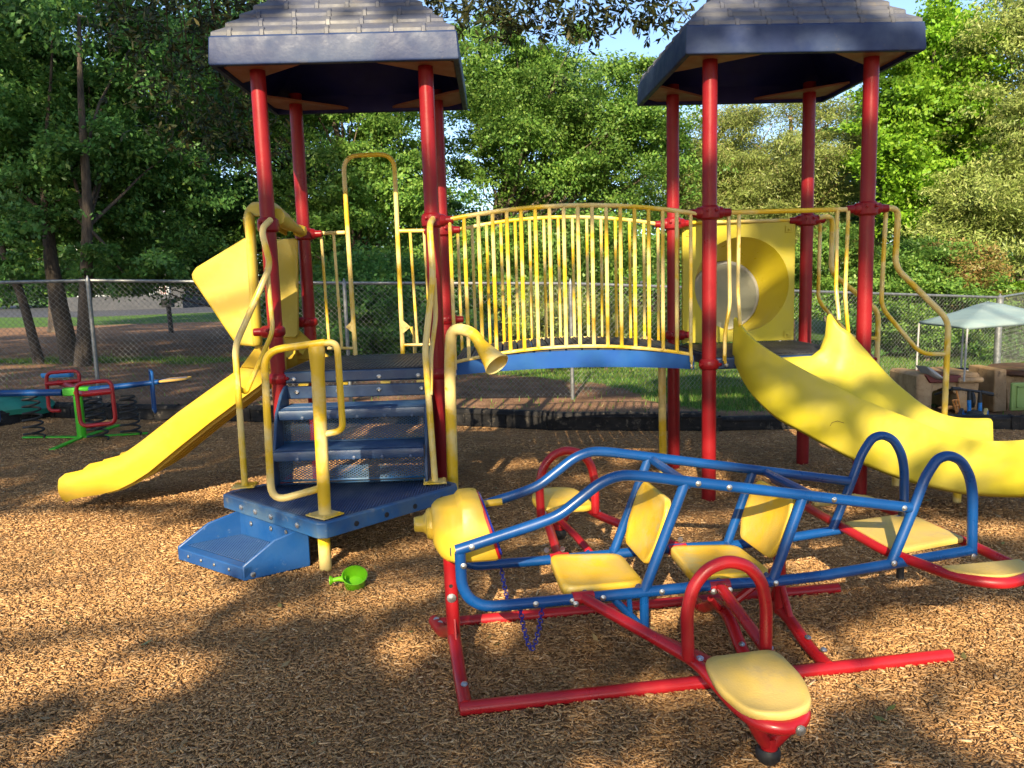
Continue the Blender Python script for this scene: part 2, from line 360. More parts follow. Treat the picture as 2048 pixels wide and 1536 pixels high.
def chips(name, n, x0, x1, y0, y1, seed, lmin, lmax, wmul=1.0):
    R = np.random.RandomState(seed)
    y = y0+(y1-y0)*R.rand(n); xh = np.maximum(np.abs(x0), np.abs(x1))
    x = (R.rand(n)*2-1)*(.72*y+1.0); bare = fnoise(x+7, y*1.6, .9)+.6*fnoise(x, y, 4.); m = (y < kerb_y(x)-.06) & (R.rand(n) < np.clip(1.45-1.1*bare, .22, 1)); x, y = x[m], y[m]; n = len(x)
    bigc = R.rand(n) < .04; L = (lmin+(lmax-lmin)*R.rand(n)**2.2)*np.where(bigc, 1.5, 1); Wd = (.0030+.0065*R.rand(n)**1.9)*wmul*.74*np.where(bigc, 1.9, 1); T = .0015+.0025*R.rand(n)
    a = R.rand(n)*2*np.pi; el = R.randn(n)*.13; ro = R.randn(n)*.28
    ux = np.stack([np.cos(a)*np.cos(el), np.sin(a)*np.cos(el), np.sin(el)], 1)
    s0 = np.stack([-np.sin(a), np.cos(a), np.zeros(n)], 1); up0 = np.cross(ux, s0)
    s = s0*np.cos(ro)[:, None]+up0*np.sin(ro)[:, None]; up = np.cross(ux, s)
    z = gz(x, y)+.006+.009*R.rand(n); c = np.stack([x, y, z], 1)
    tp = .45+.5*R.rand(n)
    V = []
    for (i, j, k) in [(-1, -1, -1), (1, -1, -1), (1, 1, -1), (-1, 1, -1), (-1, -1, 1), (1, -1, 1), (1, 1, 1), (-1, 1, 1)]:
        ww = Wd*(tp if i > 0 else 1.0)
        V.append(c+ux*(i*L/2)[:, None]+s*(j*ww/2)[:, None]+up*(k*T/2)[:, None])
    V = np.stack(V, 1).reshape(-1, 3); b = (np.arange(n)*8)[:, None]
    F = np.concatenate([b+np.array(q) for q in ([4, 5, 6, 7], [0, 1, 5, 4], [1, 2, 6, 5], [2, 3, 7, 6], [3, 0, 4, 7])])
    return V, F
def chip_mat():
    m, t, b = new_mat('wood_chips'); g = nd(t, 'ShaderNodeNewGeometry')
    r = ramp(t, g.outputs['Random Per Island'], [(0, (.26, .15, .070)), (.12, (.36, .21, .095)), (.3, (.42, .235, .095)), (.5, (.49, .285, .118)), (.62, (.40, .26, .14)), (.75, (.54, .33, .145)), (.93, (.61, .39, .19)), (1, (.68, .49, .29))])
    n = noise(t, 1.4, 5, .7, g.outputs['Position']); rr = ramp(t, n.outputs[0], [(.36, (.66, .64, .62)), (.60, (1.08, 1.02, .96))])
    mu = nd(t, 'ShaderNodeMixRGB', blend_type='MULTIPLY'); mu.inputs[0].default_value = 1; t.links.new(r.outputs[0], mu.inputs[1]); t.links.new(rr.outputs[0], mu.inputs[2])
    t.links.new(mu.outputs[0], b.inputs['Base Color']); b.inputs['Roughness'].default_value = .8; b.inputs['Specular IOR Level'].default_value = .25
    return m
CH = [chips('a', 215000, -4, 4, 1.5, 4.4, 1, .006, .036, .85), chips('b', 150000, -7, 7, 4.4, 9.2, 2, .009, .038, 1.15)]
Vc = np.concatenate([c[0] for c in CH]); Fc = np.concatenate([CH[0][1], CH[1][1]+len(CH[0][0])])
o = nmesh('wood_chips', Vc, Fc, [chip_mat()]); tag(o, 'brown wood chips covering the whole play area floor', 'wood chips', kind='stuff')

# fallen leaves
R = np.random.RandomState(15); n = 260; y = 1.9+6*R.rand(n)**1.3; x = (R.rand(n)*2-1)*(.7*y+.6); k = y < kerb_y(x)-.1; x, y = x[k], y[k]; n = len(x)
a = R.rand(n)*6.28; L = (.012+.014*R.rand(n)); z = gz(x, y)+.018+.006*R.rand(n); A = np.stack([np.cos(a), np.sin(a), R.randn(n)*.25], 1)*L[:, None]; B = np.stack([-np.sin(a), np.cos(a), R.randn(n)*.3], 1)*(L*.42)[:, None]; P = np.stack([x, y, z], 1)
o = nmesh('fallen_leaves', np.stack([P-A, P+B+A*.1-[0, 0, .002], P+A, P-B+A*.1-[0, 0, .002]], 1).reshape(-1, 3), np.arange(4*n).reshape(n, 4), [leaf_mat('fallen_leaf', [(.16, .20, .05), (.30, .20, .08), (.42, .30, .14), (.22, .13, .05), (.10, .17, .04)], .1)]); tag(o, 'small dry and green leaves fallen among the chips', 'leaves', kind='stuff')
# grass blades on the lawn
R = np.random.RandomState(5); n = 210000
y = 7.2+ (R.rand(n)**1.35)*9.0; x = (R.rand(n)*2-1)*(.72*y+1.2)
k = (y > kerb_y(x)+.28) & (R.rand(n) < np.clip(grassy(x, y)*1.3-.12, .025, 1)); x, y = x[k], y[k]; n = len(x)
h = (.025+.045*R.rand(n))*(1+.02*(y-8)); a = R.rand(n)*6.28; wd = .004+.004*R.rand(n)
lean = R.randn(n, 2)*.02; z = gz(x, y)
p0 = np.stack([x-np.cos(a)*wd, y-np.sin(a)*wd, z-.004], 1); p1 = np.stack([x+np.cos(a)*wd, y+np.sin(a)*wd, z-.004], 1); p2 = np.stack([x+lean[:, 0], y+lean[:, 1], z+h], 1)
GR = leaf_mat('grass_blades', [(.045, .11, .014), (.08, .19, .022), (.12, .25, .03), (.16, .22, .05), (.22, .19, .08)], .3)
o = nmesh('grass', np.stack([p0, p1, p2], 1).reshape(-1, 3), np.arange(3*n).reshape(n, 3), [GR]); tag(o, 'short patchy green lawn beyond the black border', 'grass', kind='stuff')

# ------------------------------------------------------------------ play structure
PS = thing('play_structure', 'large two-tower play structure with red posts, blue hip roofs, arched bridge and yellow slides', 'playground structure', (.38, 5.2, 0))
class Frame:
    def __init__(s, o, th): s.o = V3((o[0], o[1], 0)); s.e = V3((math.cos(th), math.sin(th), 0)); s.n = V3((-math.sin(th), math.cos(th), 0)); s.R = rot_z(th)
    def __call__(s, a, b, z): return s.o+s.e*a+s.n*b+V3((0, 0, z))
TA = Frame((-1.434, 4.76), .0163); TC = Frame((1.2327, 4.8266), .0453)
SW, SD = .982, .873
RAILZ, DECKZ = 1.802, .877

def collar(mb, p, r=.064, h=.052):
    mb.lathe([(r*.8, -h/2-.012), (r, -h/2), (r*1.04, 0), (r, h/2), (r*.8, h/2+.012)], p, n=20)
def clamp(post, p, dirs, z, big=True):
    mb = MB(); q = V3((p.x, p.y, z)); collar(mb, q, .062 if big else .058, .062 if big else .04)
    for d in dirs:
        d = V3(d).normalized()
        mb.lathe([(.040, .04), (.036, .075), (.026, .085), (.024, .125), (.019, .13)], q, d, 14)
        mb.lathe([(.009, .05), (.009, .066)], q+V3((0, 0, .0))+d*.0, d.cross(V3((0, 0, 1))), 8)
    for s in (-1, 1):
        b = V3((s*.028, -.058, .012)); mb.lathe([(.010, 0), (.010, .012), (.005, .015)], q+b, (s*.3, -1, 0), 8)
    return mb.build('clamp', RED, post, sharp=40)
posts = {}
for nm, fr, a, b in (('A', TA, 0, 0), ('B', TA, SW, 0), ('Ar', TA, 0, SD), ('Br', TA, SW, SD), ('C', TC, 0, 0), ('D', TC, SW, 0), ('Cr', TC, 0, SD), ('Dr', TC, SW, SD)):
    p = fr(a, b, 0); mb = MB(); mb.tube([(p.x, p.y, -.05), (p.x, p.y, 2.76)], .0445, 24)
    posts[nm] = (mb.build('post', RED, PS, sharp=50), p, fr)
for nm, dirs in (('A', [(-.3, 1, 0)]), ('B', [(1, 0, 0)]), ('Ar', [(1, 0, 0)]), ('Br', [(1, 0, 0), (-1, 0, 0)]), ('C', [(-1, 0, 0), (1, .03, 0)]), ('D', [(-1, 0, 0), (1, .03, 0)]), ('Cr', [(-1, 0, 0), (1, 0, 0)]), ('Dr', [(-1, 0, 0), (1, 0, 0)])):
    clamp(posts[nm][0], posts[nm][1], dirs, RAILZ)
for nm in posts:
    q = posts[nm][1]; mb = MB(); collar(mb, V3((q.x, q.y, DECKZ)), .060, .042)
    for sgn in (-1, 1): mb.lathe([(.011, .05), (.011, .075), (.006, .08)], V3((q.x, q.y, DECKZ)), (sgn*.9, -.5, 0), 8)
    mb.build('clamp', RED, posts[nm][0], sharp=40)
for nm, z in (('A', 1.165), ('Ar', 1.18), ('Br', 1.165), ('Cr', 1.0)):
    clamp(posts[nm][0], posts[nm][1], [(-1, -.2, 0)] if nm[0] == 'A' else [(1, 0, 0)], z, False)

def make_roof(fr, label, seed):
    c = fr(SW/2, SD/2, 0); E_, N_ = fr.e, fr.n; hx, hy = .695, .655
    def ringp(h, z): return [c+E_*(sx*(hx-h))+N_*(sy*(hy-h))+V3((0, 0, z)) for sx, sy in ((-1, -1), (1, -1), (1, 1), (-1, 1))]
    z0 = 2.668
    mb = MB(); prof = [(.03, z0), (0, z0), (-.004, z0+.015), (.004, z0+.15), (.014, z0+.162)]
    mb.loft([ringp(h, z) for h, z in prof], True)
    body = mb.build('roof', ROOF, PS, bevel=.006, sharp=30, label=label)
    # tiles: stepped courses
    mb = MB(); prof = []; h, z = .014, z0+.160
    R_ = random.Random(seed); k = 0
    while h < .55:
        prof += [(h, z), (h+.001, z+.024)]
        nx, z2 = h+.076, z+.080
        cnt = max(2, int((hx-h)*2/.185)); off = .5 if k % 2 else 0
        for side in range(4):
            ax, out, half, ohalf = ((E_, -N_, hx-h, hy-h), (N_, E_, hy-h, hx-h), (-E_, N_, hx-h, hy-h), (-N_, -E_, hy-h, hx-h))[side]
            for i in range(cnt):
                u = -half+.06+(i+off+.25)*(2*half-.1)/cnt
                if abs(u) > half-.05: continue
                p = c+out*(ohalf-.006)+ax*u+V3((0, 0, z+.012)); Rm = Matrix((ax, out, V3((0, 0, 1)))).transposed()
                mb.prism([p-ax*.015+out*.012-V3((0, 0, .018)), p+ax*.015+out*.012-V3((0, 0, .018)), p+ax*.012+out*.008+V3((0, 0, .020)), p-ax*.012+out*.008+V3((0, 0, .020))], -out*.030+V3((0, 0, .022)))
        h, z = nx-.012, z2-.014; k += 1
    prof += [(h, z), (h+.03, z+.02)]
    mb.loft([ringp(h_, z_) for h_, z_ in prof], True)
    last = ringp(h+.03, z+.02); mb.add(last, [(0, 1, 2, 3)])
    mb.build('roof_tiles', TILE, body, bevel=.004, seg=1, sharp=25)
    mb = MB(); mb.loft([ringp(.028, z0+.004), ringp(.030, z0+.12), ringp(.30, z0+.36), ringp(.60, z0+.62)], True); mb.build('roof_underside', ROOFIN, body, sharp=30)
    for sx in (-1, 1):
        for sy in (-1, 1):
            q = c+E_*sx*(hx-.036)+N_*sy*(hy-.036)+V3((0, 0, z0+.022)); mb = MB()
            mb.prism([q-E_*sx*.10, q-E_*sx*.50, q-E_*sx*.46-N_*sy*.06, q-E_*sx*.06-N_*sy*.40, q-N_*sy*.44, q-N_*sy*.10], (0, 0, .014)); mb.build('corner_plate', GUSSET, body)
    return body
make_roof(TA, 'dappled blue hip roof over the stair tower', 1)
make_roof(TC, 'blue hip roof over the bubble window tower', 2)

# decks
def make_deck(fr, fy):
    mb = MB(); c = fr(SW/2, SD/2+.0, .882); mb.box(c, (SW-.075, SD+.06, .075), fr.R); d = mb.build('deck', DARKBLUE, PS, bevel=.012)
    mb = MB()
    mb.box(c+V3((0, 0, .0405)), (SW-.08, SD+.055, .006), fr.R)
    for i in range(34):
        mb.box(c+fr.e*(-.42+i*.84/33)+V3((0, 0, .0455)), (.012, SD+.03, .005), fr.R)
    mb.build('deck_surface', DECK, d, bevel=.0015, seg=1)
    mb = MB()
    for s in (.10, .37, .62, .86):
        for dz in (0,):
            mb.lathe([(.014, 0), (.014, .006), (.008, .010), (.007, .006), (.0, .006)], fr(s, -.031, .872), -fr.n, 10)
    mb.split('bolt', STEEL, d)
    return d
make_deck(TA, 0); make_deck(TC, 0)

def grate(mb, o, u, v, lu, lv, sp, wd=.0022, th=.0022, slope=.55):
    """expanded-metal mesh of diagonal strands on the rectangle o + u*[0,lu] + v*[0,lv]."""
    u = V3(u).normalized(); v = V3(v).normalized(); nrm = u.cross(v)
    for sg in (1, -1):
        k0 = -lv/slope if sg > 0 else 0; k1 = lu if sg > 0 else lu+lv/slope; k = k0
        while k < k1:
            # line: a = k + sg*b/slope, b in [0, lv]
            b0, b1 = 0., lv
            if sg > 0:
                if k < 0: b0 = -k*slope
                if k+lv/slope > lu: b1 = (lu-k)*slope
            else:
                if k > lu: b0 = (k-lu)*slope
                if k-lv/slope < 0: b1 = k*slope
            if b1-b0 > .004:
                a0 = k+sg*b0/slope; a1 = k+sg*b1/slope
                p = V3(o)+u*a0+v*b0; q = V3(o)+u*a1+v*b1; d = (q-p).normalized(); sd = nrm.cross(d)*wd; nn = nrm*th
                mb.add([p-sd-nn, p+sd-nn, p+sd+nn, p-sd+nn, q-sd-nn, q+sd-nn, q+sd+nn, q-sd+nn], [(0, 1, 5, 4), (1, 2, 6, 5), (2, 3, 7, 6), (3, 0, 4, 7)])
            k += sp

# stairs (facing the camera)
st = MB(); fr = TA; s0, s1 = .045, .915
prof = [(-.03, .835), (-.03, .30), (-.44, .30), (-.44, .42), (-.36, .56), (-.30, .70), (-.17, .80), (-.08, .835)]
stair = thing('staircase', None, None, (0, 0, 0)); stair.parent = PS; stair.location = fr(.5, -.1, .3)-PS.location
for s in (s0, s1): st.prism([fr(s, n_, z) for n_, z in prof], fr.e*.018)
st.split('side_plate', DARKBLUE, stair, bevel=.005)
def tread(z, nf, nb):
    mb = MB(); mb.prism([fr(s0+.018, nf, z-.055), fr(s0+.018, nf-.006, z-.02), fr(s0+.018, nf, z), fr(s0+.018, nf+.018, z+.003), fr(s0+.018, nf+.018, z-.055)], fr.e*(s1-s0-.018))
    mb.box(fr((s0+s1)/2+.009, (nf+nb)/2, z-.004), (s1-s0-.024, nb-nf-.03, .006), fr.R)
    for i in range(int((nb-nf)/.014)): mb.box(fr((s0+s1)/2+.009, nf+.026+i*.014, z+.003), (s1-s0-.03, .005, .007), fr.R)
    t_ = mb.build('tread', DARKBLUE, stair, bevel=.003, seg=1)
    m2 = MB()
    for s in (.2, .36, .52, .68, .84): m2.lathe([(.012, 0), (.011, .006), (.004, .008)], fr(s, nf-.002, z-.045), (0, -1, .2), 8)
    m2.split('bolt', DARKBLUE, t_)
tread(.715, -.28, -.03); tread(.508, -.45, -.22)
for z0_, z1_, nn in ((.51, .66, -.20), (.31, .455, -.345)):
    mb = MB(); grate(mb, fr(s0+.02, nn, z0_), fr.e, V3((0, -.05, 1)), s1-s0-.02, z1_-z0_, .024, .0021, .0008, .62)
    mb.box(fr((s0+s1)/2, nn, z0_+.004), (s1-s0-.02, .012, .012), fr.R); mb.build('riser', STEPBLUE, stair, sharp=0)
mb = MB(); mb.box(fr((s0+s1)/2, -.045, .79), (s1-s0, .02, .075), fr.R); bp_ = mb.build('riser', DARKBLUE, stair, bevel=.006)
mb = MB()
for s in (.12, .37, .62, .88): mb.lathe([(.014, 0), (.014, .006), (.008, .010), (.007, .005), (0, .005)], fr(s, -.057, .795), -fr.n, 10)
mb.split('bolt', STEEL, bp_)
mb = MB()
for s in (.16, .40, .66, .88): mb.box(fr(s, -.035, .837), (.06, .03, .014), fr.R)
mb.split('spacer', YTUBE, stair, bevel=.002)

# landing
LZ = .30
L = [V3((-1.632, 4.235, 0)), V3((-1.615, 4.30, 0)), V3((-1.47, 4.44, 0)), V3((-.50, 4.46, 0)), V3((-.335, 4.33, 0)), V3((-.325, 4.262, 0)), V3((-.915, 3.640, 0)), V3((-.965, 3.640, 0))]
def inset(poly, d):
    c = sum(poly, V3())/len(poly); out = []
    for i, p in enumerate(poly):
        a = (p-poly[i-1]).normalized(); b = (poly[(i+1) % len(poly)]-p).normalized()
        na = V3((a.y, -a.x, 0)); nb = V3((b.y, -b.x, 0))
        if na.dot(c-p) < 0: na = -na
        if nb.dot(c-p) < 0: nb = -nb
        m_ = (na+nb).normalized(); out.append(p+m_*d/max(.4, m_.dot(na)))
    return out
mb = MB(); inn = inset(L, .035)
zz = lambda P, z: [V3((p.x, p.y, z)) for p in P]
mb.loft([zz(inn, LZ-.005), zz(inset(L, .012), LZ), zz(L, LZ-.008), zz(L, LZ-.082), zz(inset(L, .03), LZ-.086)], True)
land = mb.build('landing', STEPBLUE, PS, bevel=.004, sharp=30)
mb = MB(); mb.prism(zz(inn, LZ-.016), (0, 0, .004))
xs_ = np.arange(-1.62, -.33, .0145)
def clipseg(x):
    ys_ = []
    for i in range(len(inn)):
        a, b = inn[i], inn[(i+1) % len(inn)]
        if (a.x-x)*(b.x-x) < 0: t_ = (x-a.x)/(b.x-a.x); ys_.append(a.y+(b.y-a.y)*t_)
    return (min(ys_), max(ys_)) if len(ys_) >= 2 else None
for x in xs_:
    q = clipseg(x)
    if q: mb.box((x, (q[0]+q[1])/2, LZ-.007), (.0045, q[1]-q[0], .008))
mb.build('landing_surface', surf('worn_blue_mesh_floor', (.028, .06, .16), (.06, .085, .16), 5, rough=.5, bump=.3, c3=(.15, .15, .16), s3=14, lo3=.56, hi3=.72), land, sharp=0)
mb = MB()
for (P, Q, ts, mat_) in ((L[7], L[0], (.18, .45, .62, .78), 0),):
    d = (Q-P); nn = V3((d.y, -d.x, 0)).normalized(); nn = nn if nn.y < 0 else -nn
    for t_ in ts: mb.lathe([(.016, 0), (.015, .006), (.006, .010)], P+d*t_+V3((0, 0, LZ-.045))+nn*.001, nn, 10)
mb.split('bolt', STEEL, land)
mb = MB(); P, Q = L[6], L[5]; d = Q-P; nn = V3((d.y, -d.x, 0)).normalized()
for t_ in (.2, .42, .64, .86): mb.lathe([(.014, 0), (.014, .003), (.009, .004), (.009, .0025), (0, .0025)], P+d*t_+V3((0, 0, LZ-.05)), nn, 10)
mb.split('bolt', BLACK, land)
mb = MB(); q = V3((-.973, 3.80, 0)); mb.tube([q+V3((0, 0, -.05)), q+V3((0, 0, LZ-.08))], .031, 18); mb.build('support_leg', YTUBE, PS)
# low step
F1, F0 = V3((-1.338, 3.650, 0)), V3((-1.800, 3.985, 0)); B1 = V3((-1.055, 3.835, 0)); B0 = F0+(B1-F1)*1.0
uu = (F0-F1).normalized(); ww = (B1-F1).normalized(); LU = (F0-F1).length; LW = (B1-F1).length
mb = MB()
mb.prism([F1+V3((0, 0, .01)), F1+V3((0, 0, .085)), F1+ww*.16+V3((0, 0, .185)), B1+V3((0, 0, .225)), B1+V3((0, 0, .01))], uu*.016)
mb.prism([F0+V3((0, 0, .01)), F0+V3((0, 0, .085)), F0+ww*.16+V3((0, 0, .185)), B0+V3((0, 0, .225)), B0+V3((0, 0, .01))], -uu*.016)
mb.prism([B1+V3((0, 0, .01)), B1+V3((0, 0, .225)), B0+V3((0, 0, .225)), B0+V3((0, 0, .01))], -ww*.014)
mb.prism([F1+V3((0, 0, .012)), F1+V3((0, 0, .078)), F1+ww*.05+V3((0, 0, .086)), F1+ww*.05+V3((0, 0, .05))], uu*LU)
step = mb.build('step', STEPBRIGHT, PS, bevel=.006)
mb = MB(); grate(mb, F1+V3((0, 0, .088))+uu*.016+ww*.045, uu, ww, LU-.032, LW-.06, .018, .0026, .0012, .9)
mb.box((F1+F0+B1+B0)/4+V3((0, 0, .078)), (LU-.04, .02, .012), Matrix.Rotation(math.atan2(uu.y, uu.x), 3, 'Z'))
mb.build('step_mesh', STEPBRIGHT, step, sharp=0)
mb = MB()
for t_, z in ((.28, .165), (.5, .165), (.8, .165)): mb.lathe([(.014, 0), (.013, .006), (.005, .009)], B1+(B0-B1)*t_-ww*.015+V3((0, 0, z)), -ww, 10)
mb.lathe([(.014, 0), (.013, .006), (.005, .009)], F1+ww*.045+V3((0, 0, .035)), -uu, 10)
for t_ in (.2, .42, .62, .82): mb.lathe([(.010, 0), (.009, .005), (.004, .007)], F1+(F0-F1)*t_+V3((0, 0, .05)), -ww, 8)
mb.split('bolt', STEEL, step)
mb = MB()
for t_ in (.12, .45, .75): mb.box(B1+(B0-B1)*t_+ww*.008+V3((0, 0, .222)), (.05, .02, .016), Matrix.Rotation(math.atan2(uu.y, uu.x), 3, 'Z'))
mb.split('spacer', YTUBE, step, bevel=.002)

# handrails on the landing
def flange(mb, p, rot=.7, s=.10):
    mb.box(p+V3((0, 0, .004)), (s*1.3, s*1.15, .008), rot_z(rot))
    for a, b in ((-1, -1), (1, -1), (1, 1), (-1, 1)): mb.lathe([(.008, 0), (.007, .006)], p+rot_z(rot) @ V3((a*s*.5, b*s*.42, .008)), n=8)
def plines(pts): return [at_y(*p) for p in pts]
p0 = at_z(490, 972, LZ)
mb = MB(); mb.tube([p0]+plines([(470, 692, 4.42), (541, 531, 4.56), (522, 458, 4.62), (541, 440, 4.72)]), .0185, 12, fillet=.06)
h1 = mb.build('handrail', YTUBE, PS)
mb = MB(); mb.tube(plines([(534, 535, 4.56), (546, 662, 4.60), (492, 786, 4.46), (481, 778, 4.43)]), .0135, 10, fillet=.05); mb.build('brace_tube', YTUBE, h1)
mb = MB(); flange(mb, p0, .1); mb.build('mounting_plate', YTUBE, h1, bevel=.002)
p0 = at_z(870, 964, LZ)
mb = MB(); mb.tube([p0]+plines([(850, 700, 4.40), (866, 550, 4.52), (859, 448, 4.60), (866, 438, 4.72)]), .0185, 12, fillet=.06)
h2 = mb.build('handrail', YTUBE, PS)
mb = MB(); mb.tube(plines([(868, 556, 4.54), (872, 632, 4.56), (862, 710, 4.46), (861, 790, 4.38)]), .0135, 10, fillet=.05); mb.build('brace_tube', YTUBE, h2)
mb = MB(); flange(mb, p0, .1); mb.build('mounting_plate', YTUBE, h2, bevel=.002)
# loop handrail
p0 = at_z(650, 1030, LZ); YL = p0.y
top = at_y(633, 692, YL)
mb = MB(); mb.tube([p0, p0.lerp(top, .5), p0.lerp(top, .86), p0.lerp(top, .97), top], [.0315, .0315, .033, .040, .039], 18)
lp = mb.build('loop_handrail', YTUBE, PS)
mb = MB(); mb.tube(plines([(650, 685, YL), (528, 702, YL), (543, 1004, YL), (647, 975, YL)]), .0185, 12, fillet=.09)
mb.tube(plines([(638, 687, YL), (674, 684, YL), (686, 862, YL), (650, 868, YL)]), .0165, 12, fillet=.08); mb.build('loop_tube', YTUBE, lp)
mb = MB(); flange(mb, p0, -.65, .11); mb.build('mounting_plate', YTUBE, lp, bevel=.002)

# talk tube
b = at_y(905, 985, 4.5)
mb = MB(); mb.tube([V3((b.x, b.y, -.03))]+plines([(899, 720, 4.5), (903, 655, 4.48), (947, 664, 4.42), (968, 700, 4.36)]), .033, 16, fillet=.12)
tt = mb.build('talk_tube', YTUBE, PS)
q0, q1 = at_y(962, 690, 4.38), at_y(992, 727, 4.30); ax = (q1-q0).normalized(); ln = (q1-q0).length
mb = MB(); mb.lathe([(.034, -.02), (.036, 0), (.050, ln*.45), (.064, ln*.85), (.073, ln), (.076, ln+.008), (.072, ln+.012), (.066, ln-.002), (.045, ln*.45), (.026, .0)], q0, ax, 24, cap=False)
mb.lathe([(.0, .02), (.03, .02)], q0, ax, 24, cap=False); mb.build('horn', YTUBE, tt)

# bridge
BEAM = surf('bright_blue_beam', (.003, .060, .26), (.006, .072, .25), 4, .45, .6, rough=.5, bump=.1, spec=.3)
def arc(s, z0_, z1_, zc):      # parabola through ends and crest
    a = z0_+(z1_-z0_)*s; return a+(zc-(z0_+z1_)/2)*4*s*(1-s)
BX0, BX1 = -.352, 1.135
def beam_pts(Y, zo): return
for_beams = []
mb = MB()
N = 22
rows = []
for i in range(N+1):
    s = i/N; X = BX0+(BX1-BX0)*s; rows.append((X, arc(s, .935, .935, .992), arc(s, .862, .850, .886)))
for Y, side in ((4.765, -1), (5.64, 1)):
    dY = (Y-4.765)*0
    for i in range(N):
        a, b = rows[i], rows[i+1]; ya = Y+(a[0]+.35)*.03; yb = Y+(b[0]+.35)*.03
        def P(r, y, z, o): return V3((r[0], y+o, z))
        t_ = .022
        mb.add([V3((a[0], ya, a[2])), V3((b[0], yb, b[2])), V3((b[0], yb, b[1])), V3((a[0], ya, a[1])), V3((a[0], ya+t_, a[2])), V3((b[0], yb+t_, b[2])), V3((b[0], yb+t_, b[1])), V3((a[0], ya+t_, a[1]))],
               [(0, 1, 2, 3), (4, 7, 6, 5), (3, 2, 6, 7), (0, 4, 5, 1)] + ([(0, 3, 7, 4)] if i == 0 else []) + ([(1, 5, 6, 2)] if i == N-1 else []))
bridge = thing('bridge', None, None); bridge.parent = PS; bridge.location = V3((.4, 5.2, .9))-PS.location
for q_ in (0, 1):
    sub_ = MB(); h_ = len(mb.v)//2; hf_ = len(mb.f)//2; sub_.add(mb.v[q_*h_:(q_+1)*h_], [tuple(i-q_*h_ for i in f) for f in mb.f[q_*hf_:(q_+1)*hf_]]); sub_.build('beam', BEAM, bridge, sharp=40)
_unused = (surf('bright_blue_beam', (.010, .10, .40), (.03, .13, .36), 4, .45, .6, rough=.4, bump=.1),)
for k in range(15):
    s0_, s1_ = k/15+.002, (k+1)/15-.004; X0, X1 = BX0+(BX1-BX0)*s0_, BX0+(BX1-BX0)*s1_
    za, zb = arc(s0_, .94, .94, .997), arc(s1_, .94, .94, .997); m2 = MB()
    ya, yb = 4.775+(X0+.35)*.03, 4.775+(X1+.35)*.03
    m2.prism([V3((X0, ya, za-.006)), V3((X1, yb, zb-.006)), V3((X1, yb, zb+.014)), V3((X0, ya, za+.014))], (0, .885, 0))
    for j in range(4): xx = X0+(j+.7)*(X1-X0)/4.4; z_ = za+(zb-za)*(j+.7)/4.4; m2.prism([V3((xx, ya+.01, z_+.010)), V3((xx+.008, ya+.01, z_+.010)), V3((xx+.008, ya+.01, z_+.020)), V3((xx, ya+.01, z_+.020))], (0, .865, 0))
    m2.build('plank', DECK, bridge, bevel=.002, seg=1)
def railing(Y, X0, X1, zt, zb_, zc_t, zc_b, n, r1, r2, feet):
    slope = .032
    yy = lambda X: Y+(X-X0)*slope
    mb = MB()
    mb.tube([V3((X0+(X1-X0)*i/24, yy(X0+(X1-X0)*i/24), arc(i/24, zt, zt, zc_t))) for i in range(25)], r1, 10)
    a, b = X0+.05, X1-.05
    mb.tube([V3((a+(b-a)*i/24, yy(a+(b-a)*i/24), arc(i/24, zb_, zb_, zc_b))) for i in range(25)], r2, 8)
    ra = mb.build('bridge_railing', YTUBE, PS)
    for i in range(n):
        s = i/(n-1); X = a-.005+(b-a+.01)*s; st_ = (X-X0)/(X1-X0); y_ = yy(X)
        zt_ = arc(st_, zt, zt, zc_t); zb2 = arc(s, zb_, zb_, zc_b); m2 = MB()
        if i in (0, n-1) and feet:
            m2.tube([V3((X, y_, zt_)), V3((X, y_, zb2+.03)), V3((X, y_-.02, zb2-.02)), V3((X, y_-.022, zb2-.045))], r2, 8)
            m2.tube([V3((X, y_-.022, zb2-.03)), V3((X, y_-.022, zb2-.085))], .019, 10, flat=(1, .3)); 
        else: m2.tube([V3((X, y_, zt_)), V3((X, y_, zb2))], r2*1.05, 8)
        bl = m2.build('baluster', YTUBE, ra)
        if i in (0, n-1) and feet:
            m3 = MB(); m3.lathe([(.010, 0), (.009, .005), (.004, .007)], V3((X, y_-.03, zb2-.072)), (0, -1, 0), 8); m3.split('bolt', STEEL, bl)
railing(4.765, -.39, 1.16, 1.797, .944, 1.868, 1.016, 18, .0145, .0112, True)
railing(5.655, -.40, 1.13, 1.795, .938, 1.872, 1.006, 15, .0135, .0105, False)
mb = MB(); mb.tube([(1.075, 5.5, -.05), (1.068, 5.5, .88)], .0275, 16); mb.build('support_leg', YTUBE, PS)

# tall arch and short rails at the back of the stair tower
Yb = 5.66
mb = MB(); mb.tube(plines([(711, 712, Yb), (686, 312, Yb), (788, 308, Yb), (806, 712, Yb)]), .0165, 12, fillet=.11); ar = mb.build('arch_rail', YTUBE, PS)
for pts, bars in (([(630, 467), (690, 465)], [((642, 467), (659, 697)), ((667, 467), (684, 697)), ((655, 697), (711, 696))]), ([(794, 462), (866, 461)], [((820, 462), (835, 690)), ((848, 462), (862, 690)), ((803, 690), (866, 689))])):
    mb = MB(); mb.tube([at_y(*p, Yb) for p in pts], .0135, 10)
    for a_, b_ in bars: mb.tube([at_y(*a_, Yb), at_y(*b_, Yb)], .0105, 8)
    mb.build('side_rail', YTUBE, ar)
for x, s in ((697, -1), (815, 1)):
    c = at_y(x+s*-2, 654, Yb-.02); mb = MB(); mb.prism([c+V3((-s*.03, 0, .055)), c+V3((s*.03, 0, .0)), c+V3((-s*.03, 0, -.05))], (0, .008, 0)); mb.lathe([(.009, 0), (.008, .008)], c, (0, -1, 0), 8); mb.build('lug', YTUBE, ar, bevel=.002)
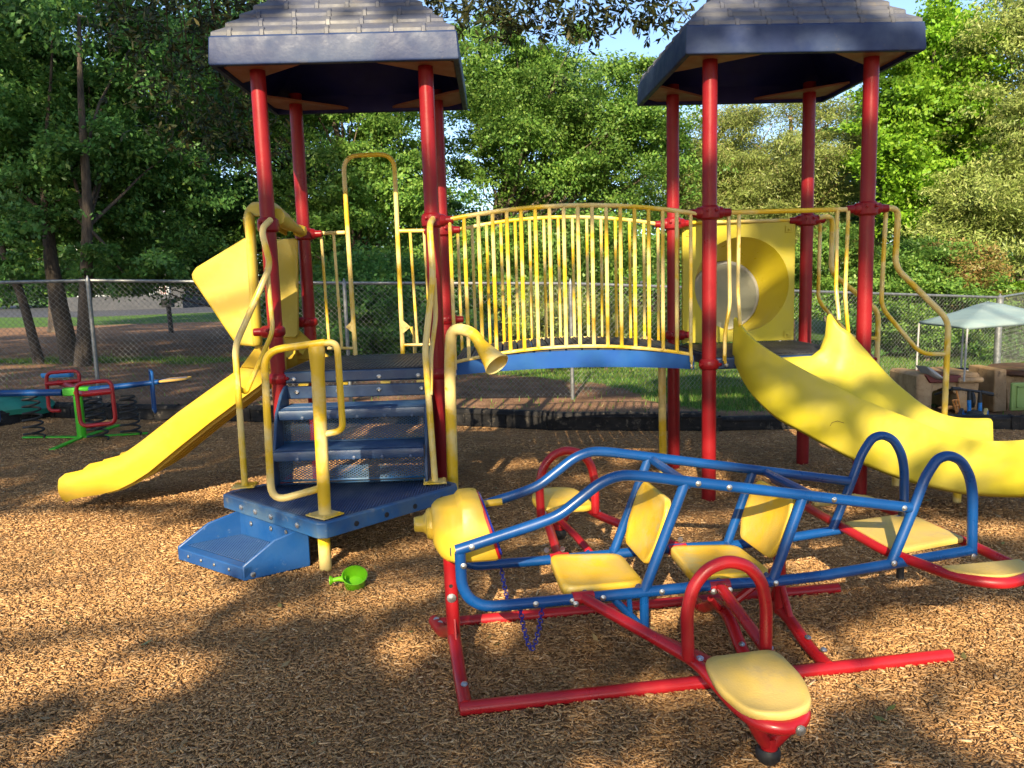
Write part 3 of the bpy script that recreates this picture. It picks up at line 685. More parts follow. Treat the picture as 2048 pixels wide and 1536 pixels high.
mb = MB(); mb.tube([at_y(822, 654, Yb+.3), at_y(829, 670, Yb+.3), at_y(830, 712, Yb+.3)], .014, 8); mb.build('side_rail', YTUBE, ar)

# straight double slide on the left
Yn = 4.975
topn = [(-1.46, 1.02), (-1.60, 1.00), (-1.71, .948), (-1.947, .796), (-2.166, .652), (-2.43, .462), (-2.549, .385), (-2.65, .335), (-2.748, .306), (-2.86, .280), (-2.94, .266), (-2.985, .235), (-2.992, .19)]
botn = [(-1.46, .89), (-1.56, .868), (-1.627, .809), (-1.965, .577), (-2.186, .415), (-2.393, .258), (-2.50, .195), (-2.60, .150), (-2.723, .120), (-2.83, .108), (-2.90, .095), (-2.945, .075), (-2.975, .10)]
def lane(y0_, y1_, lag, wallr):
    rows = []
    for (xt, zt), (xb, zb) in zip(topn, botn):
        f = max(0, min(1, (-1.5-xt)/.3)); lift = wallr
        xl = min(0, xt+.02)
        bed = zb+.055+(zt-zb)*.12; zt2 = zt
        pts = []
        for u, z in ((0, zb), (-.012, zb+(zt-zb)*.5), (-.004, zt2-.012), (.012, zt2), (.032, zt2-.012), (.045, bed+(zt2-bed)*.45), (.075, bed+.02), (.13, bed)):
            x = xb+(xt-xb)*max(0, min(1, (z-zb)/max(.01, zt-zb))); pts.append(V3((x, y0_+u, z)))
        wd_ = y1_-y0_
        for u, z in ((-.13, bed), (-.075, bed+.02), (-.045, bed+(zt2-bed)*.45), (-.032, zt2-.014), (-.012, zt2-.004), (.004, zt2-.012), (.0, zb)):
            x = xb+(xt-xb)*max(0, min(1, (z-zb)/max(.01, zt-zb))); pts.append(V3((x+lag*0, y1_+u, z)))
        rows.append(pts)
    return rows
mb = MB(); rw = lane(Yn, Yn+.32, 0, 0); mb.loft(rw)
mb.add([rw[-1][k] for k in range(len(rw[-1]))], [tuple(range(len(rw[-1])))])
YD = surf('sunny_yellow_slide_plastic', (.50, .315, .014), (.43, .29, .03), 2.5, rough=.5, spec=.3, bump=.12, bscale=30, c3=(.42, .29, .04), s3=7, lo3=.56, hi3=.8)
sl1 = mb.build('straight_slide', YD, PS, sharp=50)
mb = MB(); rows = []
for r in lane(Yn+.33, Yn+.60, 0, 0)[:-3]: rows.append(r)
mb.loft(rows); mb.add(rows[-1], [tuple(range(len(rows[-1])))]); mb.build('far_lane', YD, sl1, sharp=50)
mb = MB()      # underside ribs
for k in range(4):
    y_ = Yn+.06+k*.15
    mb.prism([V3((x, y_, z+.03)) for x, z in botn[2:9]]+[V3((x+.02, y_, z-.012)) for x, z in reversed(botn[2:9])], (0, .02, 0))
mb.split('underside_rib', surf('orange_shaded_rib', (.62, .40, .03), (.56, .36, .03), 5), sl1)  # orange look of the shaded underside put into the rib colour
mb = MB()      # entry flanges
mb.prism([V3((-1.43, Yn-.06, .90)), V3((-1.43, Yn-.06, 1.10)), V3((-1.62, Yn-.05, 1.06)), V3((-1.74, Yn-.01, .93))], (0, .03, 0))
mb.prism([V3((-1.30, Yn+.60, .92)), V3((-1.52, Yn+.60, 1.13)), V3((-1.66, Yn+.60, 1.08)), V3((-1.8, Yn+.58, .9))], (0, .03, 0))
mb.split('entry_flange', YD, sl1, bevel=.01)

# slide hood
def wing(Y, poly, bead_top, bead_bot, rb=.036):
    mb = MB(); mb.prism([at_y(x, y, Y) for x, y in poly], (0, .035, 0)); h = mb
    mb.tube([at_y(*bead_top, Y+.015), at_y(*bead_bot, Y+.015)], rb, 14)
    return mb
HOODM = surf('hood_yellow_plastic', (.52, .36, .022), (.44, .33, .05), 2.2, rough=.4, bump=.1, bscale=30, c3=(.50, .40, .07), s3=5, lo3=.56, hi3=.72)
wg = MB(); wg.prism([at_y(x, y, 4.885) for x, y in [(386, 541), (392, 534), (487, 476), (505, 476), (512, 694), (474, 690), (467, 684), (384, 560), (382, 549)]], (0, .035, 0))
hood = wg.build('slide_hood', HOODM, PS, bevel=.014, seg=3)
mb = MB(); a, b = at_y(499, 436, 4.86), at_y(515, 683, 4.86)
mb.tube([a+V3((0, 0, .035)), a+V3((0, 0, .02)), a, b, b-V3((0, 0, .02)), b-V3((0, 0, .03))], [.022, .036, .042, .042, .036, .022], 14, flat=(1.05, .7)); mb.build('hood_edge', HOODM, hood)
mb = MB(); a, b = at_y(574, 474, 5.54), at_y(572, 668, 5.54)
mb.prism([at_y(x, y, 5.54) for x, y in [(535, 480), (589, 476), (594, 480), (596, 670), (590, 676), (560, 676), (553, 560)]], (0, .04, 0)); mb.build('hood_panel', HOODM, hood, bevel=.012, seg=3)
mb = MB(); rows = []       # arched top from the near edge to the rear post
cr = [(-1.565, 4.90, 1.87, .10), (-1.555, 4.95, 1.94, .09), (-1.545, 5.03, 1.965, .08), (-1.53, 5.14, 1.955, .07), (-1.515, 5.27, 1.915, .06), (-1.50, 5.38, 1.865, .05), (-1.48, 5.50, 1.825, .035)]
cs_ = smooth_curve([c[:3] for c in cr], 4); ws_ = np.interp(np.linspace(0, 1, len(cs_)), np.linspace(0, 1, 7), [c[3] for c in cr])
for p, w_ in zip(cs_, ws_): rows.append([p+V3((-.055, 0, -w_)), p+V3((-.058, 0, -.015)), p+V3((-.04, 0, 0)), p+V3((.05, 0, 0)), p+V3((.065, 0, -.015)), p+V3((.06, 0, -w_))])
mb.loft(rows); mb.build('hood_arch', HOODM, hood, solid=.014, sharp=60)
mb = MB(); a, b = V3((-1.40, 4.86, 1.86)), at_y(600, 462, 5.52)
mb.tube([a, a.lerp(b, .25), a.lerp(b, .7), b], [.050, .054, .034, .032], 14, flat=(.8, 1)); mb.lathe([(.0, -.05), (.03, -.04), (.045, 0), (.03, .04), (0, .05)], b, (1, 0, 0), 16); mb.build('hood_crossbar', HOODM, hood)

# bubble window panel
Yp = 5.735; PX0, PX1, PZ0, PZ1 = 1.268, 2.09, .935, 1.80; hc = V3((1.703, Yp, 1.352)); hr = .345
mb = MB(); n = 48; fr_ = []; th_ = .03
def sq(a):
    c_, s_ = math.cos(a), math.sin(a); k = 1/max(abs(c_)/((PX1-PX0)/2), abs(s_)/((PZ1-PZ0)/2)); return V3(((PX0+PX1)/2+c_*k, Yp, (PZ0+PZ1)/2+s_*k))
ang = sorted([2*math.pi*i/n for i in range(n)]+[math.atan2(sz*(PZ1-PZ0), sx*(PX1-PX0)) % (2*math.pi) for sx in (-1, 1) for sz in (-1, 1)])
outer = [sq(a) for a in ang]; inner = [hc+V3((math.cos(a)*hr, 0, math.sin(a)*hr)) for a in ang]
B_ = V3((0, th_, 0))
mb.loft([[p+B_ for p in outer], outer, inner], True); N_ = len(ang)
panel = mb.build('bubble_panel', YSLIDE, PS, bevel=.004, sharp=30)
mb = MB(); r2_, c2 = .268, hc+V3((-.045, .30, -.085))
mb.loft([inner]+[[inner[i].lerp(c2+V3((math.cos(a)*r2_, 0, math.sin(a)*r2_)), t_) for i, a in enumerate(ang)] for t_ in (.33, .66, 1)], True); mb.build('tunnel_wall', surf('amber_yellow_plastic', (.58, .46, .016), (.55, .43, .02), 4, rough=.36, bump=.1), panel, sharp=50)
mb = MB(); mb.lathe([(r2_, 0), (r2_*.97, -.012), (r2_*.90, -.016)], c2, (0, 1, 0), 48, cap=False); mb.build('bubble_rim', GREYP, panel)
mb = MB(); mb.lathe([(r2_*.92, -.01), (r2_*.85, .04), (r2_*.65, .10), (r2_*.4, .135), (r2_*.1, .15)], c2, (0, 1, 0), 48); mb.build('bubble', BUBBLE, panel)
for x, z in ((PX0+.05, PZ1-.06), (PX1-.05, PZ1-.055), (PX0+.05, PZ0+.05), (PX1-.05, PZ0+.045)):
    mb = MB(); mb.box((x, Yp-.004, z), (.05, .006, .055)); mb.lathe([(.010, 0), (.010, .008), (.004, .011)], (x, Yp-.007, z-.005), (0, -1, 0), 10); mb.build('bolt_tab', YSLIDE, panel, bevel=.003)
mb = MB(); mb.tube([TC(.09, SD, RAILZ+.005), TC(SW-.09, SD, RAILZ+.005)], .0125, 10); mb.build('guard_rail', YTUBE, PS)

# front entry of the wave slide: rail and bent bars
mb = MB(); mb.tube([TC(.09, 0, RAILZ), TC(SW-.09, 0, RAILZ)], .0145, 10); gr = mb.build('guard_rail', YTUBE, PS)
for pts in ([(1457, 427, 4.84), (1460, 610, 4.83), (1450, 665, 4.80), (1449, 722, 4.79)], [(1478, 426, 4.84), (1476, 585, 4.84), (1480, 642, 4.78), (1480, 652, 4.76)],
            [(1675, 421, 4.86), (1672, 580, 4.85), (1677, 625, 4.80), (1678, 640, 4.79)], [(1697, 420, 4.86), (1690, 590, 4.85), (1694, 640, 4.84), (1697, 668, 4.84)]):
    mb = MB(); mb.tube(plines(pts), .0115, 10, fillet=.05); mb.build('baluster', YTUBE, gr)
mb = MB(); q = at_y(1450, 721, 4.78); mb.tube([q+V3((0, 0, .03)), q-V3((0, 0, .02))], .02, 10, flat=(1, .3)); mb.lathe([(.010, 0), (.009, .006)], q+V3((0, -.008, -.008)), (0, -1, 0), 8); mb.build('foot_tab', YTUBE, gr)

# wave slide
near = smooth_curve([(1.392, 4.83, 1.16), (1.40, 4.80, 1.135), (1.432, 4.66, 1.05), (1.503, 4.50, .972), (1.623, 4.35, .888), (1.865, 4.25, .750), (2.121, 4.20, .632), (2.439, 4.17, .500), (2.62, 4.155, .478), (2.80, 4.15, .482), (3.05, 4.15, .492), (3.18, 4.15, .49)])
nbot = smooth_curve([(1.385, 4.84, .86), (1.387, 4.80, .850), (1.41, 4.62, .725), (1.50, 4.43, .60), (1.64, 4.325, .515), (1.875, 4.25, .382), (2.133, 4.20, .272), (2.397, 4.17, .200), (2.60, 4.155, .172), (2.794, 4.15, .162), (3.05, 4.15, .17), (3.15, 4.15, .19)])
far = smooth_curve([(1.985, 4.83, 1.165), (1.993, 4.79, 1.132), (2.02, 4.765, 1.085), (2.07, 4.74, 1.045), (2.16, 4.72, .94), (2.241, 4.70, .842), (2.32, 4.69, .755), (2.389, 4.68, .690), (2.47, 4.67, .62), (2.565, 4.66, .562), (2.70, 4.65, .520), (2.885, 4.64, .512)])
mb = MB(); rows = []; nn_ = len(near)
for i, (a, b, c) in enumerate(zip(near, nbot, far)):
    s = i/(nn_-1); h = a.z-b.z
    into = (c-a); into.z = 0; L_ = into.length; into.normalize()
    bed = b.z+.035; cz = c.z; fb = max(bed+.02, cz-.27+.10*0)
    en = max(0, 1-s*9)      # at the entry the bed rises to the deck
    bed = max(bed, .90*en+bed*(1-en)); fb = max(bed, fb*(1-en)+.90*en)
    B2 = V3((c.x, c.y, 0))
    row = [b+into*.02+V3((0, 0, 0)), b+V3((0, 0, .03)), b.lerp(a, .5)-into*.004, a-into*.006+V3((0, 0, -.012)), a+V3((0, 0, .004)), a+into*.014, a+into*.024+V3((0, 0, -.016)),
           V3((a.x, a.y, 0))+into*.035+V3((0, 0, bed+(a.z-bed)*.5)), V3((a.x, a.y, 0))+into*.065+V3((0, 0, bed+(a.z-bed)*.15)), V3((a.x, a.y, 0))+into*.12+V3((0, 0, bed)),
           B2-into*.12+V3((0, 0, max(bed, fb))), B2-into*.06+V3((0, 0, fb+(cz-fb)*.18)), B2-into*.03+V3((0, 0, fb+(cz-fb)*.5)), c-into*.02+V3((0, 0, -.014)), c-into*.010, c+V3((0, 0, .003)), c+into*.010-V3((0, 0, .012)), B2+into*.008+V3((0, 0, fb+(cz-fb)*.4)), B2+into*.0+V3((0, 0, fb-.03))]
    rows.append(row)
mb.loft(rows); wave = mb.build('wave_slide', YSLIDE, PS, sharp=70, solid=.006)
for x, y in ((1745, 930), (1882, 985)):
    pass
for q in (V3((2.52, 5.02, 0)), V3((2.70, 4.62, 0))):
    mb = MB(); mb.tube([q+V3((0, 0, -.05)), q+V3((0, 0, .42 if q.y > 4.8 else .30))], .0235, 14); mb.build('support_leg', YTUBE, wave)
# scratches on the slide
mb = MB(); mb.tube([at_y(1660, 852, 4.262), at_y(1664, 845, 4.258), at_y(1675, 842, 4.256), at_y(1688, 846, 4.252)], .0012, 5); mb.build('scuff_mark', BROWNP, wave)

# climber handrails on the right side
for Yc, P1, P2 in ((4.93, [(1752, 420), (1797, 414), (1790, 534), (1897, 640), (1889, 836)], [(1772, 420), (1762, 614), (1842, 708), (1893, 708)]),
                   (5.75, [(1634, 436), (1665, 432), (1662, 545), (1757, 622), (1750, 730)], [(1641, 438), (1636, 602), (1704, 676), (1752, 676)])):
    A_ = [at_y(x, y, Yc) for x, y in P1]; A_[-1] = V3((A_[-2].x, Yc, -.03)); A_[0].y -= .03
    mb = MB(); mb.tube(A_, .0185, 12, fillet=.07); cr_ = mb.build('climber_rail', YTUBE, PS)
    mb = MB(); mb.tube([at_y(x, y, Yc) for x, y in P2], .0135, 10, fillet=.07); mb.build('brace_tube', YTUBE, cr_)

# ------------------------------------------------------------------ aeroplane teeter
AO = V3((-.2835, 2.747, 0)); AP = math.radians(8.3)
AU = V3((math.cos(AP), math.sin(AP), 0)); AV = V3((math.sin(AP), -math.cos(AP), 0)); AR = Matrix((AU, AV, V3((0, 0, 1)))).transposed()
def a_(u, v, w): return AO+AU*u+AV*v+V3((0, 0, w))
AT = thing('plane_teeter', 'low teeter shaped like a small propeller aeroplane, blue tube body, red wings and yellow seats', 'playground ride', tuple(a_(.9, 0, 0)))
def bolt(mb, p, d, r=.0095):
    d = V3(d).normalized(); mb.lathe([(r*1.25, 0), (r*1.25, .003), (r*.85, .004), (r*.85, .007), (r*.3, .009)], p, d, 10)
RT = .0195
mb = MB()
mb.tube([a_(.03, .335, .024), a_(1.82, .334, .024)], .024, 16); mb.tube([a_(-.034, -.335, .024), a_(1.775, -.32, .024)], .024, 16)
def cross(u0, u1, um, hz=.10):
    mb.tube([a_(u0, .335, .03), a_(u0+(um-u0)*.45, .20, .045), a_(um, .06, hz), a_(um, -.06, hz), a_(u1+(um-u1)*.45, -.20, .045), a_(u1, -.355, .03)], .0235, 14, fillet=.05)
cross(.05, -.02, .04, .12); cross(1.08, 1.10, 1.09, .13); cross(1.345, 1.45, 1.335, .10)
base = mb.build('base_frame', TOYRED, AT)
mb = MB(); mb.tube([a_(.04, 0, .10), a_(.035, 0, .47)], .0245, 16)
mb.prism([a_(.04, .028, .20), a_(.04, .10, .075), a_(.04, .028, .09)], AU*.006); mb.prism([a_(.04, -.028, .20), a_(.04, -.10, .075), a_(.04, -.028, .09)], AU*.006)
up = mb.build('upright', TOYRED, base)
mb = MB(); bolt(mb, a_(.035, .025, .28), AV, .014); mb.split('bolt', STEEL, up)
mb = MB(); mb.lathe([(.0075, 0), (.007, .0015)], a_(.035, .0235, .325), AV, 10); mb.build('bolt_hole', BLACK, up)
mb = MB(); mb.tube([a_(1.335, 0, .09), a_(1.325, 0, .36)], .0235, 16)
mb.tube([a_(1.33, .0, .23), a_(1.335, .10, .075)], .0125, 10); mb.tube([a_(1.33, .0, .23), a_(1.335, -.10, .075)], .0125, 10)
mb.tube([a_(1.09, 0, .12), a_(1.31, 0, .27)], .0165, 10); mb.tube([a_(1.09, 0, .12), a_(1.0, .1, .22)], .012, 8)
mb.build('upright', TOYRED, base)
mb = MB()
for u, v in ((.046, .15), (.052, .28), (1.34, .20), (1.345, .30), (1.08, .2)): bolt(mb, a_(u-.0, v, .078), V3((0, -.3, 1)))
for u, v in ((-.0, -.27), (-.012, -.31)): bolt(mb, a_(u, v, .055), V3((0, -.3, 1)))
mb.split('bolt', STEEL, base)

# fuselage
nu = [(.047, .520), (.34, .595), (.411, .618), (.555, .722), (.625, .745), (.70, .737), (.9, .700), (1.736, .547)]
nl = [(.061, .512), (.062, .396), (.085, .345), (.125, .318), (.165, .310), (.477, .310), (.985, .316), (1.225, .309), (1.383, .313), (1.663, .335), (1.992, .362)]
fus = None
for sgn in (1, -1):
    mb = MB(); v = .2*sgn
    mb.tube([a_(u, v, w_) for u, w_ in nu], RT, 14, fillet=.05); mb.tube([a_(u, v, w_) for u, w_ in nl], RT, 14, fillet=.04)
    mb.tube([a_(.862, v, .70), a_(.710, v, .315)], .0185, 14); mb.tube([a_(1.307, v, .612), a_(1.196, v, .310)], .0185, 14)
    mb.lathe([(RT*.9, -.0), (RT*.5, .002)], a_(.03, v, .517), -AU, 14)
    if fus is None: fus = mb.build('fuselage_frame', BLUE, AT)
    else: mb.build('fuselage_side', BLUE, fus)
mb = MB(); mb.lathe([(RT*.75, 0), (RT*.7, .003)], a_(.030, .2, .517), -AU, 14); mb.lathe([(RT*.75, 0), (RT*.7, .003)], a_(.030, -.2, .517), -AU, 14); mb.split('end_plug', BLACK, fus)
mb = MB()
mb.tube([a_(.875, -.2, .695), a_(.875, .2, .695)], .017, 10); mb.prism([a_(.868, -.18, .705), a_(.868, .18, .705), a_(.885, .16, .665), a_(.885, -.16, .665)], AU*.004)
mb.tube([a_(1.36, -.2, .612), a_(1.36, .2, .612)], .017, 10); mb.prism([a_(1.352, -.18, .62), a_(1.352, .18, .62), a_(1.372, .12, .565), a_(1.372, -.16, .575)], AU*.004)
for u in (.50, 1.0, .70, 1.19): mb.tube([a_(u, -.2, .315), a_(u, .2, .315)], .0145, 10)
mb.split('crossbar', BLUE, fus)
for sgn in (1, -1):
    mb = MB(); v = .2*sgn
    mb.tube([a_(1.665, v, .333), a_(1.752, v, .547), a_(1.795, v, .665), a_(1.84, v, .727), a_(1.885, v, .737), a_(1.935, v, .715), a_(1.975, v, .655), a_(1.992, v, .58), a_(2.0, v, .345)], .0185, 14, fillet=.035)
    mb.build('tail_handle', BLUE, fus)
    mb = MB()
    for u, w_ in ((.10, .534), (.905, .70), (.79+.23, .678), (1.42, .605), (1.70, .553), (.07, .47), (.315, .312), (.475-.03, .311), (.555, .312), (.77, .315), (1.20, .309), (1.0, .316)):
        bolt(mb, a_(u, v+sgn*RT*.9, w_), AV*sgn, .0085)
    mb.split('bolt', STEEL, fus)
# nose
rows = []
def sec(u, w0, w1, hw, sh=.5, tilt=0):
    u = u*.93; w1 = w1-.55*max(0, w1-.640); hw *= .95
    out = []; cz = (w0+w1)/2; hz = (w1-w0)/2
    for k in range(20):
        a = 2*math.pi*k/20; c_, s_ = math.cos(a), math.sin(a)
        e = sh
        x = abs(c_)**e*math.copysign(1, c_); z = abs(s_)**e*math.copysign(1, s_)
        out.append(a_(u+tilt*z, x*hw*(1-.30*max(0, z)), cz+z*hz))
    return out
mb = MB()
F_ = .30
mb.loft([sec(-.050, .532, .590, .034, 1), sec(-.046, .508, .610, .056, 1), sec(-.034, .500, .618, .062, 1), sec(-.026, .502, .616, .062, .9), sec(-.022, .484, .626, .074, .7), sec(-.012, .468, .634, .086, .55), sec(.002, .450, .640, .102, .42), sec(.024, .440, .645, .120, .34), sec(.050, .437, .649, .133, F_), sec(.070, .437, .654, .141, F_), sec(.082, .437, .682, .144, F_), sec(.090, .437, .694, .146, F_), sec(.14, .437, .698, .149, F_, -.01), sec(.18, .437, .688, .151, F_, -.025), sec(.19, .441, .682, .148, F_, -.03)], True)
mb.add(sec(.19, .441, .682, .148, F_, -.03), [tuple(range(20))])
nose = mb.build('nose', YPLAST, AT, sharp=24)
mb = MB(); mb.lathe([(.022, 0), (.027, .004), (.030, .03), (.034, .036), (.042, .044), (.036, .05)], a_(-.088, 0, .560), AU, 18); mb.build('propeller_hub', YPLAST, nose)
mb = MB(); mb.loft([sec(.186, .442, .672, .152, F_, tilt=-.03), sec(.196, .442, .672, .152, F_, tilt=-.03), sec(.198, .45, .664, .14, F_, tilt=-.03)], True); mb.build('trim_ring', TOYRED, nose)
mb = MB(); mb.loft([sec(.198, .452, .660, .138, F_, tilt=-.03), sec(.205, .452, .660, .136, F_, tilt=-.03)], True); mb.add(sec(.205, .452, .660, .136, F_, tilt=-.03), [tuple(range(20))]); mb.build('dashboard', CHAINM, nose)
mb = MB(); mb.tube([a_(.16, -.11, .585), a_(.25, -.11, .59)], .014, 12); mb.build('control_knob', YPLAST, nose)
# blue chain
mb = MB()
cpts = smooth_curve([a_(.25, .19, .318), a_(.262, .19, .15), a_(.27, .19, .135), a_(.285, .2, .16), a_(.31, .2, .30)], 5)
def chainrun(pts, n):
    P = [V3(p) for p in pts]; L_ = [0]
    for i in range(1, len(P)): L_.append(L_[-1]+(P[i]-P[i-1]).length)
    for k in range(n):
        s = (k+.5)/n*L_[-1]; i = max(j for j in range(len(P)) if L_[j] <= s); i = min(i, len(P)-2); t_ = (s-L_[i])/max(1e-6, L_[i+1]-L_[i])
        c = P[i].lerp(P[i+1], t_); d = (P[i+1]-P[i]).normalized(); sd = d.cross(V3((.3, 1, 0)) if k % 2 else V3((1, -.3, 0))).normalized(); hl = L_[-1]/n*.62
        mb.tube([c+d*hl, c+d*hl*.6+sd*.0075, c-d*hl*.6+sd*.0075, c-d*hl, c-d*hl*.6-sd*.0075, c+d*hl*.6-sd*.0075], .0024, 5, closed=True)
chainrun([a_(.248, -.185, .30), a_(.262, -.18, .20), a_(.278, -.175, .125)], 12)
mb.build('chain', CHAINM, AT); mb = MB()
chainrun(smooth_curve([a_(.262, .185, .305), a_(.278, .185, .20), a_(.30, .19, .135), a_(.325, .195, .20), a_(.342, .2, .30)], 5), 26)
mb.build('chain', CHAINM, AT)

def pad(ops, th, up=V3((0, 0, 1)), dish=0, rim=.008):
    """moulded pad from an ordered outline (top side), thickness th, slightly dished."""
    c = sum(ops, V3())/len(ops)
    def sc_(f, h): return [c+(p-c)*f+up*h for p in ops]
    mb = MB(); mb.loft([sc_(.93, -th), sc_(.99, -th*.8), sc_(1.0, -th*.4), sc_(.99, -th*.1), sc_(.96, 0), sc_(.86, -dish*.35), sc_(.6, -dish*.8), sc_(.25, -dish)], True)
    mb.add(sc_(.25, -dish), [tuple(range(len(ops)))]); mb.add(sc_(.93, -th), [tuple(range(len(ops)))])
    return mb
def outline(pts, rad): return rounded([V3(p) for p in pts], rad, True, 4)
for u0, dz in ((.455, 0), (.945, -.004)):
    o_ = outline([a_(u0-.02, -.155, .352+dz), a_(u0+.27, -.145, .337+dz), a_(u0+.27, .165, .337+dz), a_(u0-.035, .175, .345+dz)], .05)
    s_ = pad(o_, .046, dish=.008).build('seat', YSEAT, AT, sharp=60)
for u0, w0, du, dw in ((.735, .385, .083, .245), (1.215, .368, .084, .235)):
    bot_, top_ = a_(u0, 0, w0), a_(u0+du, 0, w0+dw); nrm = (top_-bot_).cross(AV).normalized()
    if nrm.dot(AU) > 0: nrm = -nrm
    o_ = outline([bot_-AV*.125, bot_.lerp(top_, .3)-AV*.165, bot_.lerp(top_, .8)-AV*.165, top_-AV*.135, top_+AV*.135, bot_.lerp(top_, .8)+AV*.165, bot_.lerp(top_, .3)+AV*.165, bot_+AV*.125], .025)
    pad(o_, .026, nrm, dish=.012).build('backrest', YSEAT, AT, sharp=60)

# side wings; the teeter rests tilted, near wing down
def rollw(v): return .322-.088*v
for sgn in (1, -1):
    off = -.0 if sgn > 0 else -.26
    def P(u, v, dw=0):
        v *= sgn; uu_ = u + (off*min(1, max(0, (abs(v)-.2)/.45)) if sgn < 0 else 0)
        return a_(uu_, v, rollw(v)+dw)
    mb = MB()
    mb.tube([a_(.487, .205*sgn, .313), P(.745, .60, -.022), P(.775, .82, -.03), P(.80, .90, -.03), P(.87, .935, -.032), P(.94, .90, -.03), P(.965, .82, -.03), P(.985, .60, -.022), a_(.99, .22*sgn, .313)], .0195, 14, fillet=.05)
    mb.tube([P(.71, .20, -.14), P(.80, .5, -.07), P(.83, .64, -.04)], .0165, 10)
    [mb.tube([a_(q_-.038, .2*sgn, .3125), a_(q_+.038, .2*sgn, .3125)], .0225, 12) for q_ in ((.487, .99) if sgn > 0 else (.487, .98))]
    wing_ = mb.build('wing', TOYRED, AT, sharp=40)
    mb = MB(); mb.tube([P(.71, .20, 0), P(.71, .20, -.15)], .0165, 10); mb.tube([P(.60, .20, -.01), P(.70, .20, -.12), P(.73, .25, -.14)], .0135, 10); mb.tube([P(.655, .20, -.01), P(.66, .20, -.085)], .010, 8); mb.build('wing_bracket', BLUE, wing_)
    mb = MB()
    for u, v in ((.75, .62), (.735, .57), (.985, .60)): bolt(mb, P(u, v, -.002)+AV*sgn*0, V3((0, -.4, 1)), .009)
    bolt(mb, P(.90, .945, -.03), AV*sgn, .012); bolt(mb, P(.455, .225, -.0), AV*sgn, .009); bolt(mb, P(.52, .225, -.0), AV*sgn, .009); bolt(mb, P(.96, .225, -.0), AV*sgn, .009); bolt(mb, P(1.02, .225, -.0), AV*sgn, .009)
    mb.split('bolt', STEEL, wing_)
    mb = MB(); mb.tube([P(.72, .60, -.01), P(.715, .60, .14), P(.735, .60, .22), P(.78, .60, .272), P(.845, .60, .292), P(.91, .60, .272), P(.955, .60, .22), P(.972, .60, .14), P(.972, .60, -.01)], .0195, 14, fillet=.03)
    mb.build('wing_handle', TOYRED, wing_)
    o_ = outline([P(.75, .635, .014), P(.99, .625, .014), P(1.0, .78, .012), P(.965, .90, .010), P(.87, .93, .008), P(.77, .90, .010), P(.735, .78, .012)], .045)
    pad(o_, .030, dish=.010).build('wing_seat', YSEATD if sgn > 0 else YSEAT, wing_, sharp=60)
    mb = MB(); mb.tube([P(.800, .86, -.04), P(.85, .83, -.13), P(.875, .82, -.16)], .0185, 12, fillet=.03); mb.tube([P(.955, .86, -.04), P(.90, .83, -.13), P(.875, .82, -.16)], .0185, 12, fillet=.03); mb.tube([P(.875, .82, -.13), P(.875, .82, -.17)], .024, 12); mb.build('bumper_bracket', TOYRED, wing_)
    mb = MB(); q = P(.875, .815, -.178); mb.lathe([(.0, -.034), (.022, -.034), (.034, -.02), (.036, 0), (.03, .012), (0, .014)], q, (0, 0, 1), 18); mb.build('rubber_bumper', BLACK, wing_)

# tailplane
mb = MB(); C0 = .352
mb.tube([a_(1.715, -.50, C0), a_(1.70, .10, C0), a_(1.765, .36, C0), a_(1.81, .45, C0), a_(1.90, .495, C0), a_(2.0, .46, C0), a_(2.05, .38, C0), a_(2.06, .10, C0), a_(2.04, -.40, C0), a_(1.99, -.58, C0), a_(1.88, -.635, C0), a_(1.77, -.60, C0)], .0195, 14, fillet=.05, closed=True)
tail = mb.build('tailplane', TOYRED, AT)
o_ = outline([a_(1.71, -.185, .378), a_(2.045, -.235, .378), a_(2.045, .105, .378), a_(1.70, .175, .378)], .015); pad(o_, .026, dish=.0).build('tail_seat', YSEATD, tail, sharp=50)
for cv, sg in ((.38, 1), (-.50, -1)):
    arcp = [a_(1.895+.155*math.cos(t_), cv-.03*sg+sg*(.125*math.sin(t_)), .376) for t_ in np.linspace(0, math.pi, 14)]
    if sg > 0: arcp = [p+AU*.02 for p in arcp]
    pad(arcp, .020).build('tail_end_seat', YSEATD, tail, sharp=50)
mb = MB()
for u, v in ((1.71, .0), (1.665, .2), (1.99, .2)): bolt(mb, a_(u, v+.02, .345), AV)
mb.split('bolt', STEEL, tail)
mb = MB(); q = a_(1.99, -.2, 0); mb.tube([q+V3((0, 0, .10)), q+V3((0, 0, .45))], .016, 10); mb.build('tail_strut', BLACK, tail)

# ------------------------------------------------------------------ spring see-saw
SS = thing('spring_seesaw', 'four-arm seesaw on black coil springs around a bright green post', 'seesaw', (-4.30, 7.64, 0))
cx_ = V3((-4.30, 7.64, 0)); topz = at_y(158, 782, 7.64).z
mb = MB(); mb.tube([cx_, cx_+V3((0, 0, topz))], .042, 16)
for d in ((1, .12), (-1, .1), (.1, -1), (.1, 1)):
    e = cx_+V3((d[0]*.62, d[1]*.62, .015)); mb.prism([cx_+V3((-.03*d[1], .03*d[0], .01)), cx_+V3((.03*d[1], -.03*d[0], .01)), e+V3((.03*d[1], -.03*d[0], 0)), e+V3((-.03*d[1], .03*d[0], 0))], (0, 0, .018))
mb.box(cx_+V3((0, 0, topz)), (.24, .11, .075), rot_z(.25)); mb.build('centre_post', GREEN, SS, bevel=.008)
def coil(c, z0_, z1_, r=.092, turns=6):
    mb = MB(); pts = []
    for k in range(turns*14+1):
        t_ = k/(turns*14); a = t_*turns*2*math.pi; rr = r*(1-.25*t_); pts.append(V3((c.x+rr*math.cos(a), c.y+rr*math.sin(a), z0_+(z1_-z0_)*t_)))
    mb.tube(pts, .0105, 7); mb.box((c.x, c.y, z1_+.006), (.12, .04, .014)); return mb.build('coil_spring', BLACK, SS)
yh = 7.64
